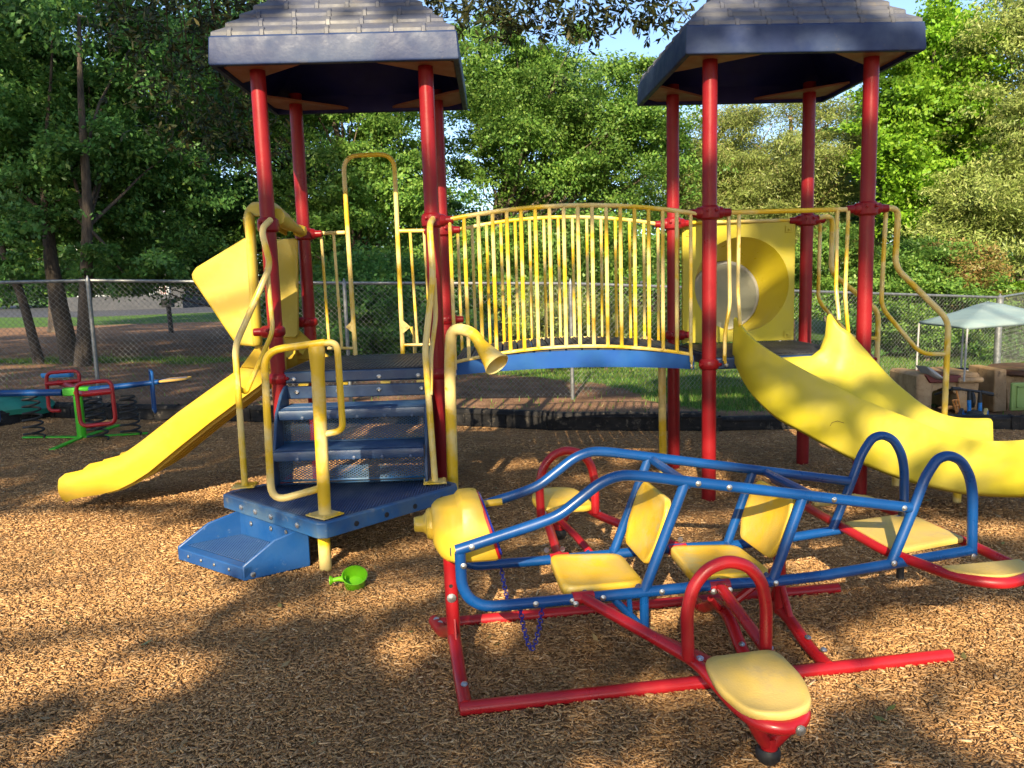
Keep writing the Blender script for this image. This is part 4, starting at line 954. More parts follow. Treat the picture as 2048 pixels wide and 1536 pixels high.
L0, L1 = at_y(-60, 786, yh), at_y(375, 762, yh)
L0 = at_y(-90, 787, yh)
mb = MB(); mb.tube([at_y(-90, 788, yh), at_y(125, 785, yh)], .034, 14); mb.tube([at_y(180, 780, yh), at_y(375, 757, yh)], [.034, .034, .03, .02], 14); bb = mb.build('cross_beam', BLUE, SS)
for x in (60, 255): coil(at_y(x, 790, yh), .03, at_y(x, 793, yh).z)
coil(V3((-4.02, 7.42, 0)), .03, topz-.06); coil(V3((-4.42, 7.95, 0)), .03, topz-.06)
def sethandle(p, ax, w_, h0, h1, m_, r=.0135):
    mb = MB(); a = V3(ax).normalized()*w_/2
    mb.tube([p-a+V3((0, 0, h0)), p-a+V3((0, 0, h1)), p+a+V3((0, 0, h1)), p+a+V3((0, 0, h0))], r, 10, fillet=.035, closed=True); return mb.build('handle_frame', m_, SS)
q = at_y(304, 768, yh); sethandle(V3((q.x, yh, q.z)), (.55, -1, 0), .26, -.27, .13, BLUE)
q = at_y(-14, 786, yh); sethandle(V3((q.x, yh, q.z)), (.4, -1, 0), .26, -.30, .16, BLUE)
o_ = outline([at_y(325, 759, yh)+V3((0, -.12, 0)), at_y(378, 754, yh)+V3((0, -.10, .0)), at_y(378, 754, yh)+V3((0, .10, .0)), at_y(325, 759, yh)+V3((0, .12, 0))], .05); pad(o_, .022).build('seat', surf('orange_yellow_seat', (.72, .42, .08), (.70, .44, .12), 5), SS)
# far arm
yf = 8.35; mb = MB(); mb.tube([cx_+V3((.02, .05, topz)), at_y(118, 765, yf)], .032, 12); mb.tube([at_y(92, 768, yf-.2), at_y(160, 762, yf-.2)], .024, 10); mb.tube([cx_+V3((.02, -.05, topz-.01)), at_y(170, 788, 7.15), at_y(225, 782, 7.12)], .028, 12); mb.build('cross_beam', TOYRED, SS)
P4 = [at_y(x, y, yf-.2) for x, y in ((92, 746), (158, 741), (160, 820), (98, 822))]
mb = MB(); mb.tube([P4[3]+V3((.28*0+.12, 0, 0)), P4[3], P4[0], P4[1], P4[1].lerp(P4[2], .55)], .0185, 12, fillet=.07); mb.build('handle_frame', TOYRED, SS)
P4 = [at_y(x, y, 7.12) for x, y in ((151, 768), (222, 760), (232, 846), (162, 853))]
mb = MB(); mb.tube(P4, .0185, 12, fillet=.07, closed=True); mb.build('handle_frame', TOYRED, SS)
q = at_y(118, 748, yf+.05); o_ = outline([q+V3((-.17, -.08, .02)), q+V3((.17, -.08, .02)), q+V3((.10, .12, -.0)), q+V3((-.10, .12, -.0))], .04); pad(o_, .05).build('seat', surf('sky_blue_seat', (.02, .20, .50), (.03, .24, .55), 5), SS)

# ------------------------------------------------------------------ toy watering scoop
q = at_z(708, 1184, 0); q = V3((q.x, q.y, .005))
SCo = thing('toy_watering_can', 'small lime green toy watering can lying on the chips beside the landing', 'toy', tuple(q))
axd = V3((.10, -.40, .75)).normalized(); mb = MB(); u_ = axd.orthogonal()
c = q+V3((0, .03, .038))
mb.lathe([(.038, -.038), (.048, -.024), (.053, .022), (.060, .040), (.056, .041), (.050, .022), (.044, -.020), (.0, -.025)], c, axd, 28, cap=False); mb.add([c+axd*-.035], []); body = mb.build('can_body', LIME, SCo, sharp=50)
mb = MB(); mb.tube([c+V3((-.04, 0, .01)), c+V3((-.075, .0, .012)), c+V3((-.105, 0, .006))], [.017, .011, .010], 12); mb.lathe([(.010, 0), (.022, .012), (.022, .016), (.0, .016)], c+V3((-.10, 0, .006)), (-1, 0, -.05), 16, cap=False); mb.build('spout', LIME, SCo)

# ------------------------------------------------------------------ black border timbers
BL = ['black border timber curving off past the far left edge', 'black border timber behind the teal sandbox', 'black border timber under the red seesaw handles', 'black border timber behind the yellow straight slide', 'black border timber behind the stair tower', 'black border timber under the left half of the bridge',
      'black border timber with bridge rail shadows on it', 'black border timber behind the bubble window tower', 'black border timber in front of the tricycle', 'black border timber passing behind the wave slide end', 'black border timber at the far right edge']
for i in range(len(KL)-1):
    a, b = V3((*KL[i], 0)), V3((*KL[i+1], 0)); d = (b-a).normalized(); nn = V3((-d.y, d.x, 0)); ang = math.atan2(d.y, d.x); Ln = (b-a).length
    Rz = rot_z(ang); zz0 = float(gz((a.x+b.x)/2, (a.y+b.y)/2))
    hs = .80 if i >= 7 else 1.15
    def kp(u, v, z): return a+d*u+nn*v+V3((0, 0, z*hs+zz0))
    mb = MB()
    mb.prism([kp(.012, 0, -.06), kp(.012, 0, .105), kp(.012, .012, .135), kp(.012, .03, .150), kp(.012, .10, .150), kp(.012, .118, .135), kp(.012, .13, .105), kp(.012, .13, -.06)], d*(Ln-.024))
    o = mb.build('border_timber', KERB, None, bevel=.006); tag(o, BL[i], 'border', 'black plastic border timbers')
    mb = MB()
    mb.box(kp(Ln/2, -.001, .115), (Ln-.12, .012, .020), Rz); mb.box(kp(Ln/2, -.001, .02), (Ln-.12, .012, .03), Rz)
    for u in (Ln*.33, Ln*.66): mb.box(kp(u, -.001, .07), (.03, .016, .08), Rz)
    for u in (.03, Ln-.03):
        mb.box(kp(u, -.004, .07), (.06, .03, .14), Rz)
    for u in (.05, Ln/2, Ln-.05): mb.lathe([(.016, 0), (.016, .008), (.009, .012)], kp(u, .065, .150), n=10)
    mb.build('timber_rib', KERB, o, bevel=.003, seg=1)

# ------------------------------------------------------------------ chain link fence
def fence(label, pts, name='chain_link_fence', group='chain link fence runs', firstpost=True, lastr=.03, skip=()):
    # pts: (x, y, ztop, zbase)
    t_ = thing(name, label, 'fence', pts[0][:2]+(0,), group)
    mb = MB(); mb.tube([V3((x, y, zt)) for x, y, zt, zb in pts], .0205, 10); mb.build('top_rail', GALV, t_)
    for i, (x, y, zt, zb) in enumerate(pts):
        if i in skip: continue
        mb = MB(); r = lastr if i == len(pts)-1 else .024
        mb.tube([V3((x, y-.03, zb-.1)), V3((x, y-.03, zt-.02))], r, 12); mb.lathe([(r*1.1, -.02), (r*1.15, 0), (.012, .04), (.004, .06)], V3((x, y-.03, zt)), n=10); mb.build('post', GALV, t_)
    W = .0023; S_ = .068; V, F = [], []
    for i in range(len(pts)-1):
        a, b = pts[i], pts[i+1]; L_ = math.hypot(b[0]-a[0], b[1]-a[1]); dx, dy = (b[0]-a[0])/L_, (b[1]-a[1])/L_
        hh = max(a[2]-a[3], b[2]-b[3]); N_ = int((L_+hh)/S_)+1
        for sg in (1, -1):
            for k in range(-int(hh/S_)-1, N_):
                u0 = k*S_ if sg > 0 else k*S_+hh
                # line from (u0, 0) to (u0+sg*hh, hh): clip to [0, L]
                t0, t1 = 0., 1.
                for c_, s_ in ((u0, sg*hh),):
                    if s_ > 0: t0 = max(t0, (0-c_)/s_); t1 = min(t1, (L_-c_)/s_)
                    else: t0 = max(t0, (L_-c_)/s_); t1 = min(t1, (0-c_)/s_)
                if t1-t0 < .02: continue
                nsub = max(1, int((t1-t0)*hh/S_*2)); prev = None
                for q in range(nsub+1):
                    t__ = t0+(t1-t0)*q/nsub; u = u0+sg*hh*t__; f = u/L_
                    zb = a[3]+(b[3]-a[3])*f; zt = a[2]+(b[2]-a[2])*f; z = zb+.03+(zt-zb-.03)*t__
                    off = .006*(1 if (q % 2) else -1)*sg
                    c = np.array([a[0]+dx*u-dy*off, a[1]+dy*u+dx*off, z]); n0 = len(V)
                    V += [c+np.array([dx*W, dy*W, 0]), c+np.array([-dx*W*.5-dy*W*.8, -dy*W*.5+dx*W*.8, W*.3]), c+np.array([-dx*W*.5+dy*W*.8, -dy*W*.5-dx*W*.8, -W*.3])]
                    if prev is not None:
                        for e in range(3): F.append((prev+e, prev+(e+1) % 3, n0+(e+1) % 3, n0+e))
                    prev = n0
    V = np.array(V)-np.array([pts[0][0], pts[0][1], 0]); nmesh('wire_mesh', V, np.array(F), [WIRE], t_, smooth=True)
    return t_
f1 = at_z(202, 801, .167); f0 = V3((f1.x-3.6, f1.y-.35, .24))
rl = lambda px, py, Y: at_y(px, py, Y).z
cpx = at_y(1145, 798, 9.42); rpx = at_y(1990, 745, 12.0)
c3 = V3((-2.0, 9.3, 0)); mid2 = at_y(1560, 581, 10.6)
fence('long chain link fence running behind the border from the far left to the corner post',
      [(f0.x, f0.y, rl(2, 562, f0.y)+.0, .24), (f1.x, f1.y, rl(180, 561, f1.y), .16), (-1.95, 9.33, rl(700, 566, 9.33), .06), (cpx.x, 9.42, rl(1143, 567, 9.42), -.01), (mid2.x, 10.6, rl(1560, 581, 10.6), -.11), (rpx.x, 12.0, rl(1990, 595, 12.0), -.20)], lastr=.05)
fence('short chain link fence running away from the corner post at the right edge',
      [(rpx.x, 12.0, rl(1990, 595, 12.0), -.20), (rpx.x+2.6, 14.5, rl(1990, 595, 12.0)+.05, -.2), (rpx.x+5.2, 17.0, rl(1990, 595, 12.0)+.05, -.2)], skip=(0,), lastr=.03)

# ------------------------------------------------------------------ toys beyond the border on the right
YT = 8.3
def gt(px, py, Y): return at_y(px, py, Y)
TB = thing('sand_and_water_table', 'tan stone-look plastic play table with dark red tray under a blue shade', 'play table', tuple(V3((4.3, 8.4, -.1))))
zt = gt(1850, 748, YT).z; zb = -.11; X0, X1 = gt(1836, 760, YT).x, gt(1958, 760, YT).x
mb = MB()
for xa, xb_ in ((X0, X0+.16), (X1-.22, X1)):
    mb.prism([V3((xa, YT, zb)), V3((xa-.01, YT, zt-.03)), V3((xa+.01, YT, zt)), V3((xb_-.01, YT, zt)), V3((xb_+.01, YT, zt-.03)), V3((xb_, YT, zb))], (0, .62, 0))
mb.split('table_leg', TAN, TB, bevel=.02, seg=3)
mb = MB(); mb.prism([V3((X0+.15, YT+.03, zt-.03)), V3((X1-.21, YT+.03, zt-.03)), V3((X1-.21, YT+.03, zt-.26)), V3((X1-.26, YT+.03, zt-.20)), V3((X1-.36, YT+.03, zt-.165)), V3((X0+.28, YT+.03, zt-.165)), V3((X0+.19, YT+.03, zt-.20)), V3((X0+.15, YT+.03, zt-.26))], (0, .56, 0)); mb.build('table_arch', TAN, TB, bevel=.012)
mb = MB(); mb.prism([V3((X0+.06, YT-.02, zt-.005)), V3((X1-.20, YT-.02, zt-.025)), V3((X1-.20, YT-.02, zt-.10)), V3((X0+.12, YT-.02, zt-.10))], (0, .58, 0)); mb.build('tray', MAROON, TB, bevel=.012)
mb = MB(); mb.prism([V3((X1-.24, YT-.04, zt-.045)), V3((X1+.04, YT-.04, zt-.05)), V3((X1+.04, YT-.04, zt-.11)), V3((X1-.24, YT-.04, zt-.11))], (0, .3, 0)); mb.build('corner_ledge', TAN, TB, bevel=.025, seg=3)
# grey lid lying on it
p = gt(1870, 742, YT-.05); GL = thing('grey_play_lid', 'crumpled light grey plastic lid leaning on the red tray of the play table', 'toy lid', tuple(p))
mb = MB(); rows = []
for i, (px, pyt, pyb) in enumerate([(1847, 731, 733), (1853, 731, 746), (1862, 734, 755), (1872, 742, 760), (1880, 750, 761), (1887, 757, 760)]):
    a, b = gt(px, pyt, YT-.03), gt(px, pyb, YT-.03)
    rows.append([b+V3((0, .02, 0)), b.lerp(a, .3)+V3((0, -.06, 0)), b.lerp(a, .7)+V3((0, -.07, 0)), a+V3((0, .0, 0)), a+V3((0, .16, -.02)), b+V3((0, .2, 0))])
mb.loft(rows, True); mb.add(rows[0], [tuple(range(6))]); mb.add(rows[-1], [tuple(range(6))]); mb.build('lid_shell', GREYP, GL, sub=2, sharp=0)
# parasol on four poles
Yc = 8.75; ap = gt(1970, 603, Yc); U_ = thing('shade_canopy', 'pale blue fabric canopy on thin poles over the play table', 'canopy', (ap.x, Yc, 0))
ez = gt(1935, 653, 8.05).z; hw = .78
cn = [V3((gt(1838, 649, 8.75).x, 8.75, ez+.02)), V3((gt(1935, 655, 7.98).x, 7.98, ez-.0)), V3((ap.x+.86, 8.45, ez+.02)), V3((ap.x+.18, 9.45, ez+.03))]
AP_ = V3((ap.x, Yc-.05, ap.z))
mb = MB(); ringA = []; ringB = []; ringC = []; ringD = []
for i in range(4):
    a, b = cn[i], cn[(i+1) % 4]
    for k in range(6):
        t_ = k/6; e = a.lerp(b, t_); sag = .006*math.sin(math.pi*t_)
        ringA.append(e-V3((0, 0, .03-sag*.5))+(AP_-e)*.01); ringB.append(e+V3((0, 0, sag)))
        ringC.append(e.lerp(AP_, .30)+V3((0, 0, -.006+.006*math.sin(9*t_+i)))); ringD.append(e.lerp(AP_, .55)+V3((0, 0, -.008)))
mb.loft([ringA, ringB, ringC, ringD, [e.lerp(AP_, .58)+V3((0, 0, -.006)) for e in ringB], [e.lerp(AP_, .8)+V3((0, 0, .004)) for e in ringB], [AP_+(e-AP_)*.02 for e in ringB]], True)
mb.add([AP_+V3((0, 0, .004))]+[AP_+(e-AP_)*.02 for e in ringB], [(0, i+1, (i+1) % 24+1) for i in range(24)])
mb.build('canopy_cloth', CANVAS, U_, solid=.004, sharp=0)
for c in cn:
    mb = MB(); mb.tube([c+V3((0, .0, -.02)), V3((c.x, c.y+.02, -.05 if c.x > ap.x else zt-.05))], .010, 8); mb.build('pole', GREYP, U_)
# navy tub
q = gt(1895, 745, 9.0); T_ = thing('water_tub', 'dark navy plastic tub behind the tan play table', 'tub', (q.x, 9.0, 0)); x0, x1 = gt(1868, 745, 9.0).x, gt(1982, 745, 9.0).x; zt2 = gt(1930, 742, 9.0).z
rows = []
for sc2, z in ((.80, zt2-.28), (.93, zt2-.05), (1.0, zt2-.04), (1.02, zt2), (.96, zt2+.003), (.90, zt2-.03), (.75, zt2-.25)):
    rows.append([V3(((x0+x1)/2+(x1-x0)/2*sc2*abs(math.cos(t_))**.6*math.copysign(1, math.cos(t_)), 9.0+.30*sc2*abs(math.sin(t_))**.6*math.copysign(1, math.sin(t_)), z)) for t_ in np.linspace(0, 2*math.pi, 32, endpoint=False)])
mb = MB(); mb.loft(rows, True); mb.add(rows[-1], [tuple(range(32))]); mb.add(rows[0], [tuple(range(32))]); mb.build('tub_shell', NAVY, T_)
mb = MB()
for x in (x0+.1, x1-.1): mb.prism([V3((x-.05, 8.85, -.14)), V3((x+.05, 8.85, -.14)), V3((x+.04, 8.85, zt2-.2)), V3((x-.04, 8.85, zt2-.2))], (0, .3, 0))
mb.split('tub_leg', TAN, T_, bevel=.01)
# brown round table at the right
x0 = gt(2000, 760, 8.5).x; K_ = thing('round_play_table', 'brown round-topped plastic play table on tan legs at the right edge', 'play table', (x0+.45, 8.5, 0)); zt3 = gt(2040, 742, 8.3).z
mb = MB(); mb.lathe([(.44, 0), (.47, .02), (.47, .055), (.45, .07), (.0, .072)], (x0+.46, 8.62, zt3-.07), n=40); mb.build('table_top', BROWNP, K_)
mb = MB(); xx = gt(1984, 750, 8.45).x; mb.prism([V3((xx, 8.4, -.15)), V3((xx-.0, 8.4, zt3+.01)), V3((xx+.13, 8.4, zt3+.01)), V3((xx+.15, 8.4, -.15))], (0, .5, 0))
mb.prism([V3((xx+.14, 8.45, zt3-.07)), V3((xx+.9, 8.45, zt3-.07)), V3((xx+.9, 8.45, -.15)), V3((xx+.62, 8.45, -.15)), V3((xx+.60, 8.45, zt3-.22)), V3((xx+.5, 8.45, zt3-.16)), V3((xx+.32, 8.45, zt3-.17)), V3((xx+.24, 8.45, zt3-.24)), V3((xx+.2, 8.45, -.15))], (0, .4, 0)); mb.build('table_leg', TAN, K_, bevel=.015)
# green door panel
q = gt(2025, 766, 7.9); G_ = thing('green_play_panel', 'muted green plastic door panel standing at the right edge', 'toy panel', (q.x, 7.9, 0)); x0 = gt(2025, 766, 7.9).x; z0, z1 = gt(2025, 822, 7.9).z, gt(2025, 766, 7.9).z
mb = MB(); mb.box((x0+.2, 7.92, (z0+z1)/2), (.40, .035, z1-z0)); mb.build('panel', OLIVEG, G_, bevel=.012, seg=3); mb = MB()
for a_0, a_1, b_0, b_1 in ((.05, .35, .03, .045), (.05, .35, z1-z0-.05, z1-z0-.035), (.05, .065, .03, z1-z0-.035), (.335, .35, .03, z1-z0-.035)): mb.box((x0+(a_0+a_1)/2, 7.897, z0+(b_0+b_1)/2), (a_1-a_0, .012, b_1-b_0))
mb.build('panel_moulding', OLIVEG, G_, bevel=.003)
# tricycle seen from behind
q = gt(1958, 838, 7.35); TR = thing('tricycle', 'blue tricycle with black handlebar and saddle parked behind the border', 'tricycle', (q.x, 7.35, 0)); yq = 7.3
mb = MB(); mb.tube([gt(1908, 777, yq), gt(1925, 779, yq), gt(1955, 783, yq), gt(1985, 788, yq)], .013, 10, fillet=.04); mb.tube([gt(1912, 776, yq), gt(1870, 789, yq+.25)], .011, 8)
for a_1, b_1 in ((gt(1904, 777, yq), gt(1920, 778, yq)), (gt(1962, 784, yq), gt(1986, 789, yq))): mb.tube([a_1, b_1], .018, 12)
mb.tube([gt(1938, 781, yq), gt(1938, 802, yq)], .017, 10); mb.tube([gt(1960, 785, yq), gt(1960, 806, yq)], .017, 10); mb.build('handlebar', BLACK, TR)
mb = MB(); mb.tube([gt(1938, 800, yq), gt(1939, 830, yq)], .018, 10); mb.tube([gt(1960, 805, yq), gt(1960, 830, yq)], .018, 10); mb.tube([gt(1925, 832, yq+.1), gt(1945, 826, yq), gt(1965, 832, yq+.1)], .016, 10); mb.build('frame', TRIBLUE, TR)
mb = MB(); mb.lathe([(.05, -.02), (.078, -.01), (.078, .01), (.05, .02)], gt(1945, 800, yq+.3), (1, -.35, 0), 24); mb.build('front_wheel', BLACK, TR)
mb = MB(); c = gt(1950, 830, yq-.05); rows = [[c+V3((.075*s*math.cos(t_), .06*s*math.sin(t_), h)) for t_ in np.linspace(0, 2*math.pi, 18, endpoint=False)] for s, h in ((.6, -.03), (1, -.015), (1.02, .01), (.8, .035), (.3, .045))]; mb.loft(rows, True); mb.add(rows[-1], [tuple(range(18))]); mb.build('saddle', BLACK, TR)
for px, m_ in ((1985, TRIBLUE), (1922, TRIBLUE)):
    c = gt(px-14 if px > 1950 else px, 838, yq+.05); w_ = MB(); w_.lathe([(.03, -.018), (.085, -.018), (.088, .018), (.03, .018)], c, (.8, -.6, 0), 28); wh = w_.build('rear_wheel', m_, TR)
    w_ = MB(); w_.lathe([(.089, -.016), (.104, -.013), (.106, 0), (.104, .013), (.089, .016)], c, (.8, -.6, 0), 28, cap=False); w_.build('tyre', YSEATD if px > 1950 else BLACK, wh)
# orange toy ladder-chair
q = gt(1913, 815, 7.6); OC = thing('orange_toy_chair', 'tiny orange slatted toy chair standing beside the tricycle', 'toy chair', (q.x, 7.6, 0)); mb = MB()
for a, b in (((1905, 800), (1913, 826)), ((1917, 800), (1921, 826)), ((1912, 776), (1917, 800)), ((1905, 801), (1918, 799)), ((1908, 812), (1920, 811)), ((1911, 824), (1921, 823)), ((1890, 817), (1904, 813)), ((1912, 802), (1914, 823))): mb.tube([gt(*a, 7.6), gt(*b, 7.6)], .009, 8)
mb.build('chair_frame', ORANGE, OC)
mb = MB(); mb.prism([gt(1885, 818, 7.7), gt(1905, 812, 7.7), gt(1905, 818, 7.7), gt(1890, 821, 7.7)], (0, .1, 0)); mb.build('chair_seat', ORANGE, OC, bevel=.004)

# ------------------------------------------------------------------ tunnel toy, sandbox, brush pile, post, buildings
q = gt(1290, 695, 12.5); TN = thing('tan_play_tunnel', 'tan arched plastic tunnel toy half hidden beyond the fence', 'play tunnel', (q.x, 12.5, 0)); zc = gz(q.x, 12.5)
mb = MB(); rows = []
cA = [gt(x, y, 12.5) for x, y in ((1268, 706), (1272, 690), (1280, 678), (1290, 673), (1300, 674), (1309, 684), (1314, 700), (1316, 712))]
rows = [[p+V3((0, 0, 0)), p+V3((0, .5, 0)), p+V3((0, .5, 0))+(q-p)*.35, p+(q-p)*.35] for p in smooth_curve(cA, 3)]
mb.loft(rows, True); mb.build('tunnel_arch', surf('tan_tunnel_plastic', (.42, .26, .13), (.36, .22, .11), 5), TN, sharp=50)
SB = thing('teal_sandbox', 'dark green plastic sandbox lid lying beyond the border on the far left', 'sandbox', (-5.9, 8.4, 0))
mb = MB(); rows = []
for s, z in ((1, .0), (1.02, .06), (.97, .10), (.8, .17), (.5, .21), (.1, .22)): rows.append([V3((-6.1+.75*s*math.cos(t_), 8.95+.42*s*math.sin(t_), .10+z+.015*math.sin(6*t_)*(s > .3))) for t_ in np.linspace(0, 2*math.pi, 40, endpoint=False)])
mb.loft(rows, True); mb.add(rows[-1], [tuple(range(40))]); mb.build('sandbox_lid', TEAL, SB)
BP = []
mb = MB(); R_ = random.Random(4)
for k in range(60):
    c = gt(405+R_.gauss(-160, 10) if k < 0 else 240+R_.gauss(0, 12), 744+R_.gauss(0, 5), 9.0+R_.random()*.3); c.z = .16+R_.random()*.10; a = R_.random()*6.28; l = .06+R_.random()*.16
    d = V3((math.cos(a), math.sin(a)*.7, R_.gauss(.1, .4))).normalized(); mb.tube([c-d*l, c+V3((R_.gauss(0, .02), 0, R_.gauss(0, .02))), c+d*l], [.004, .003, .0015], 5)
o = mb.build('twig_pile', TWIG); tag(o, 'small heap of dry tangled twigs on the dirt beside the left fence post', 'twigs')
q = at_z(343, 668, .2); mb = MB(); mb.tube([V3((q.x, q.y, .1)), V3((q.x-.02, q.y, gt(338, 610, q.y).z))], .07, 10); mb.box((q.x-.03, q.y, gt(338, 606, q.y).z), (.30, .22, .25)); o = mb.build('mailbox_post', BLACK); tag(o, 'black post with a small box on top standing in the shade beyond the fence', 'post')

def house():
    Y = 58.; px = lambda x, y, Y_=Y: at_y(x, y, Y_)
    H = thing('white_house', 'white sided house with a porch glimpsed through the trees on the left', 'house', (px(300, 560).x, Y, 0)); x0, x1 = px(150, 560).x, px(272, 560).x; zb = px(230, 592).z
    mb = MB(); mb.box(((x0+x1)/2, Y+4, zb+2.6), (x1-x0, 8, 5.2))
    for k in range(18): mb.box(((x0+x1)/2, Y-.015, zb+.2+k*.28), (x1-x0, .03, .02))
    mb.build('wall', SIDING, H); xp = px(345, 560).x
    mb = MB(); mb.box(((x1+xp)/2, Y+5, zb+2.6), (xp-x1, 6, 5.2)); mb.build('recessed_wall', BRICKF, H)
    mb = MB(); mb.prism([V3((x0-1, Y-1.2, zb+5.2)), V3((x0-1, Y+4, zb+8)), V3((x0-1, Y+9, zb+5.2))], (xp-x0+2, 0, 0)); mb.build('roof', SHINGLE, H)
    mb = MB(); mb.box(((x0+xp)/2, Y+3.0, zb-1.0), (xp-x0+2, 7.9, 2.0)); mb.build('foundation', BRICKF, H)
    mb = MB(); mb.box(((x1+xp)/2-.4, Y+1.96, zb+1.1), (1.0, .08, 2.1)); mb.build('door', DOORR, H)
    mb = MB()
    for x in (x1+.1, xp-.2): mb.box((x, Y-.4, zb+2.4), (.22, .22, 4.8))
    mb.split('porch_column', SIDING, H); mb = MB(); mb.box(((x1+xp)/2, Y-.4, zb+1.0), (xp-x1, .06, .08))
    for k in range(16): mb.box((x1+.2+k*(xp-x1-.4)/15, Y-.4, zb+.5), (.05, .05, 1.0))
    mb.build('porch_railing', SIDING, H)
    for wx in (.25, .68):
        x = x0+(x1-x0)*wx; mb = MB(); mb.box((x, Y-.05, zb+2.2), (1.0, .06, 1.5)); wn = mb.build('window', SIDING, H); mb = MB(); mb.box((x, Y-.085, zb+2.2), (.84, .02, 1.34)); mb.build('pane', CHARC, wn)
house()
def shed():
    Y = 30.; px = lambda x, y: at_y(x, y, Y); x0, x1 = px(1205, 600).x, px(1345, 600).x
    S = thing('dark_shed', 'low dark grey roofed shed standing beyond the lawn behind the bridge', 'shed', ((x0+x1)/2, Y, 0)); zt = px(1270, 572).z; zr = px(1270, 592).z
    mb = MB(); mb.box(((x0+x1)/2, Y+2, (zr-.5)/2+.05), (x1-x0-.4, 3.6, zr+.6)); mb.build('wall', surf('dark_brown_boards', (.025, .018, .014), (.04, .03, .022), 3, rough=.8), S)
    mb = MB(); mb.prism([V3((x0-.2, Y-.3, zr)), V3((x0-.2, Y+2, zt+.35)), V3((x0-.2, Y+4.3, zr))], (x1-x0+.4, 0, 0)); mb.build('roof', SHINGLE, S)
    mb = MB(); mb.box((x0+1.0, Y+.18, .7), (.9, .06, 1.5)); mb.build('door', BROWNP, S, bevel=.01)
shed()

# ------------------------------------------------------------------ trees
def leaves(C, n, R, sx, sz, size, asp, seedjit=0, up=.6, droop=0):
    """n leaves scattered around clump centres C (k,4: x,y,z,r)."""
    n = int(n*2.4); size = size*.62
    ns = len(C)*11; ks = R.randint(0, len(C), ns); cs = C[ks]; g = R.randn(ns, 3); g /= np.linalg.norm(g, axis=1)[:, None]; rs_ = R.rand(ns)**.5
    S = cs[:, :3]+g*(rs_*cs[:, 3])[:, None]*np.array([sx, sx, sz]); SN = R.randn(ns, 3)*.5; SN[:, 2] += up; SA = g.copy(); SA[:, 2] -= .4
    k = R.randint(0, ns, n); rad = rs_[k]; c = cs[k]; q_ = R.randn(n, 3)
    P = S[k]+q_*np.array([.30, .30, .15])*(c[:, 3:4]*.62)
    if droop: P[:, 2] -= droop*(rad**2)*c[:, 3]
    N = R.randn(n, 3)*.55+SN[k]; N /= np.linalg.norm(N, axis=1)[:, None]
    A = R.randn(n, 3)*.6+SA[k]; A -= N*np.sum(A*N, 1)[:, None]; A /= np.linalg.norm(A, axis=1)[:, None]
    B = np.cross(N, A); L = size*(.6+.8*R.rand(n))[:, None]; Wd = L*asp
    v0 = P-A*L*.5; v1 = P+B*Wd*.5-N*Wd*.12+A*L*.05; v2 = P+A*L*.5; v3 = P-B*Wd*.5-N*Wd*.12+A*L*.05
    return np.stack([v0, v1, v2, v3], 1).reshape(-1, 3)
def clumps(R, c, rad, n, r0, r1, shell=.55, flat=1.0):
    out = []
    while len(out) < n:
        g = R.randn(3); g /= np.linalg.norm(g); q = (shell+(1-shell)*R.rand()) if R.rand() < .75 else R.rand()*shell
        p = np.array(c)+g*np.array(rad)*q*(.82+.3*fnoise(g[0]*2+c[0], g[1]*2+g[2]*2+c[2], 1.0)*.5)
        if p[2] < c[2]-rad[2]*.98: continue
        out.append([*p, r0+(r1-r0)*R.rand()])
    return np.array(out)
def tree(name, label, group, base, top, crown, nclump, nleaf, mat, size, seed, tr=.16, barkm=None, r0=.35, r1=1.05, asp=.55, flat=.55, lean=(0, 0), limbs=12, cat='tree', trunk_pts=None, droop=.25, twigs=True, shell=.55, extra=None, keepf=None, up=.6, fmin=.30):
    R = np.random.RandomState(seed); bx, by = base; bz = float(gz(bx, by)) if by > 0 else 0
    T = thing(name, label, cat, (bx, by, bz), group)
    C = np.concatenate([clumps(R, c, rd, max(2, int(nclump*w_*1.35)), r0, r1, shell) for c, rd, w_ in crown])
    if extra is not None: C = np.concatenate([C, np.array(extra)])
    top = min(top, C[:, 2].max()-bz-.9) if not trunk_pts else top
    mb = MB(); tp = [V3(p) for p in (trunk_pts or [(bx, by, bz-.2), (bx+lean[0]*.3+R.randn()*.05, by+lean[1]*.3, bz+top*.3), (bx+lean[0]*.7+R.randn()*.12, by+lean[1]*.7, bz+top*.62), (bx+lean[0], by+lean[1], bz+top)])]
    cu = smooth_curve(tp, 6); rr = [tr*(1.35-.35*min(1, i/3))*(1-.80*i/(len(cu)-1)) if i < 3 else tr*(1-.80*i/(len(cu)-1)) for i in range(len(cu))]
    mb.tube(cu, rr, 12)
    order = R.permutation(len(C))[:limbs if not twigs else max(limbs, int(len(C)*.45))]
    for j, ci in enumerate(order):
        c = V3(C[ci][:3]); f = max(fmin, min(.95, (c.z-bz-(c-V3((bx, by, c.z))).length*.45)/max(.5, top))); i = int(f*(len(cu)-1)); s = cu[i]
        big = j < limbs; r_ = (tr*.36*(1-.5*f) if big else .016+.012*R.rand())
        m1 = s.lerp(c, .35)+V3(R.randn(3)*.12*(c-s).length*.35)+V3((0, 0, -.05*(c-s).length)); m2_ = s.lerp(c, .7)+V3(R.randn(3)*.10*(c-s).length*.3)
        mb.tube(smooth_curve([s, m1, m2_, c], 3), [r_, r_*.75, r_*.45, r_*.15], 6)
    mb.build('trunk', barkm or BARK, T, sharp=0)
    V = leaves(C, nleaf, R, 1.0, flat, size, asp, droop=droop, up=up)
    if keepf is not None:
        Q = V.reshape(-1, 4, 3); k_ = keepf(Q.mean(1), R); V = Q[k_].reshape(-1, 3)
    n = len(V)//4
    nmesh('crown', V-np.array([bx, by, bz]), np.arange(4*n).reshape(n, 4), [mat], T)
    return T
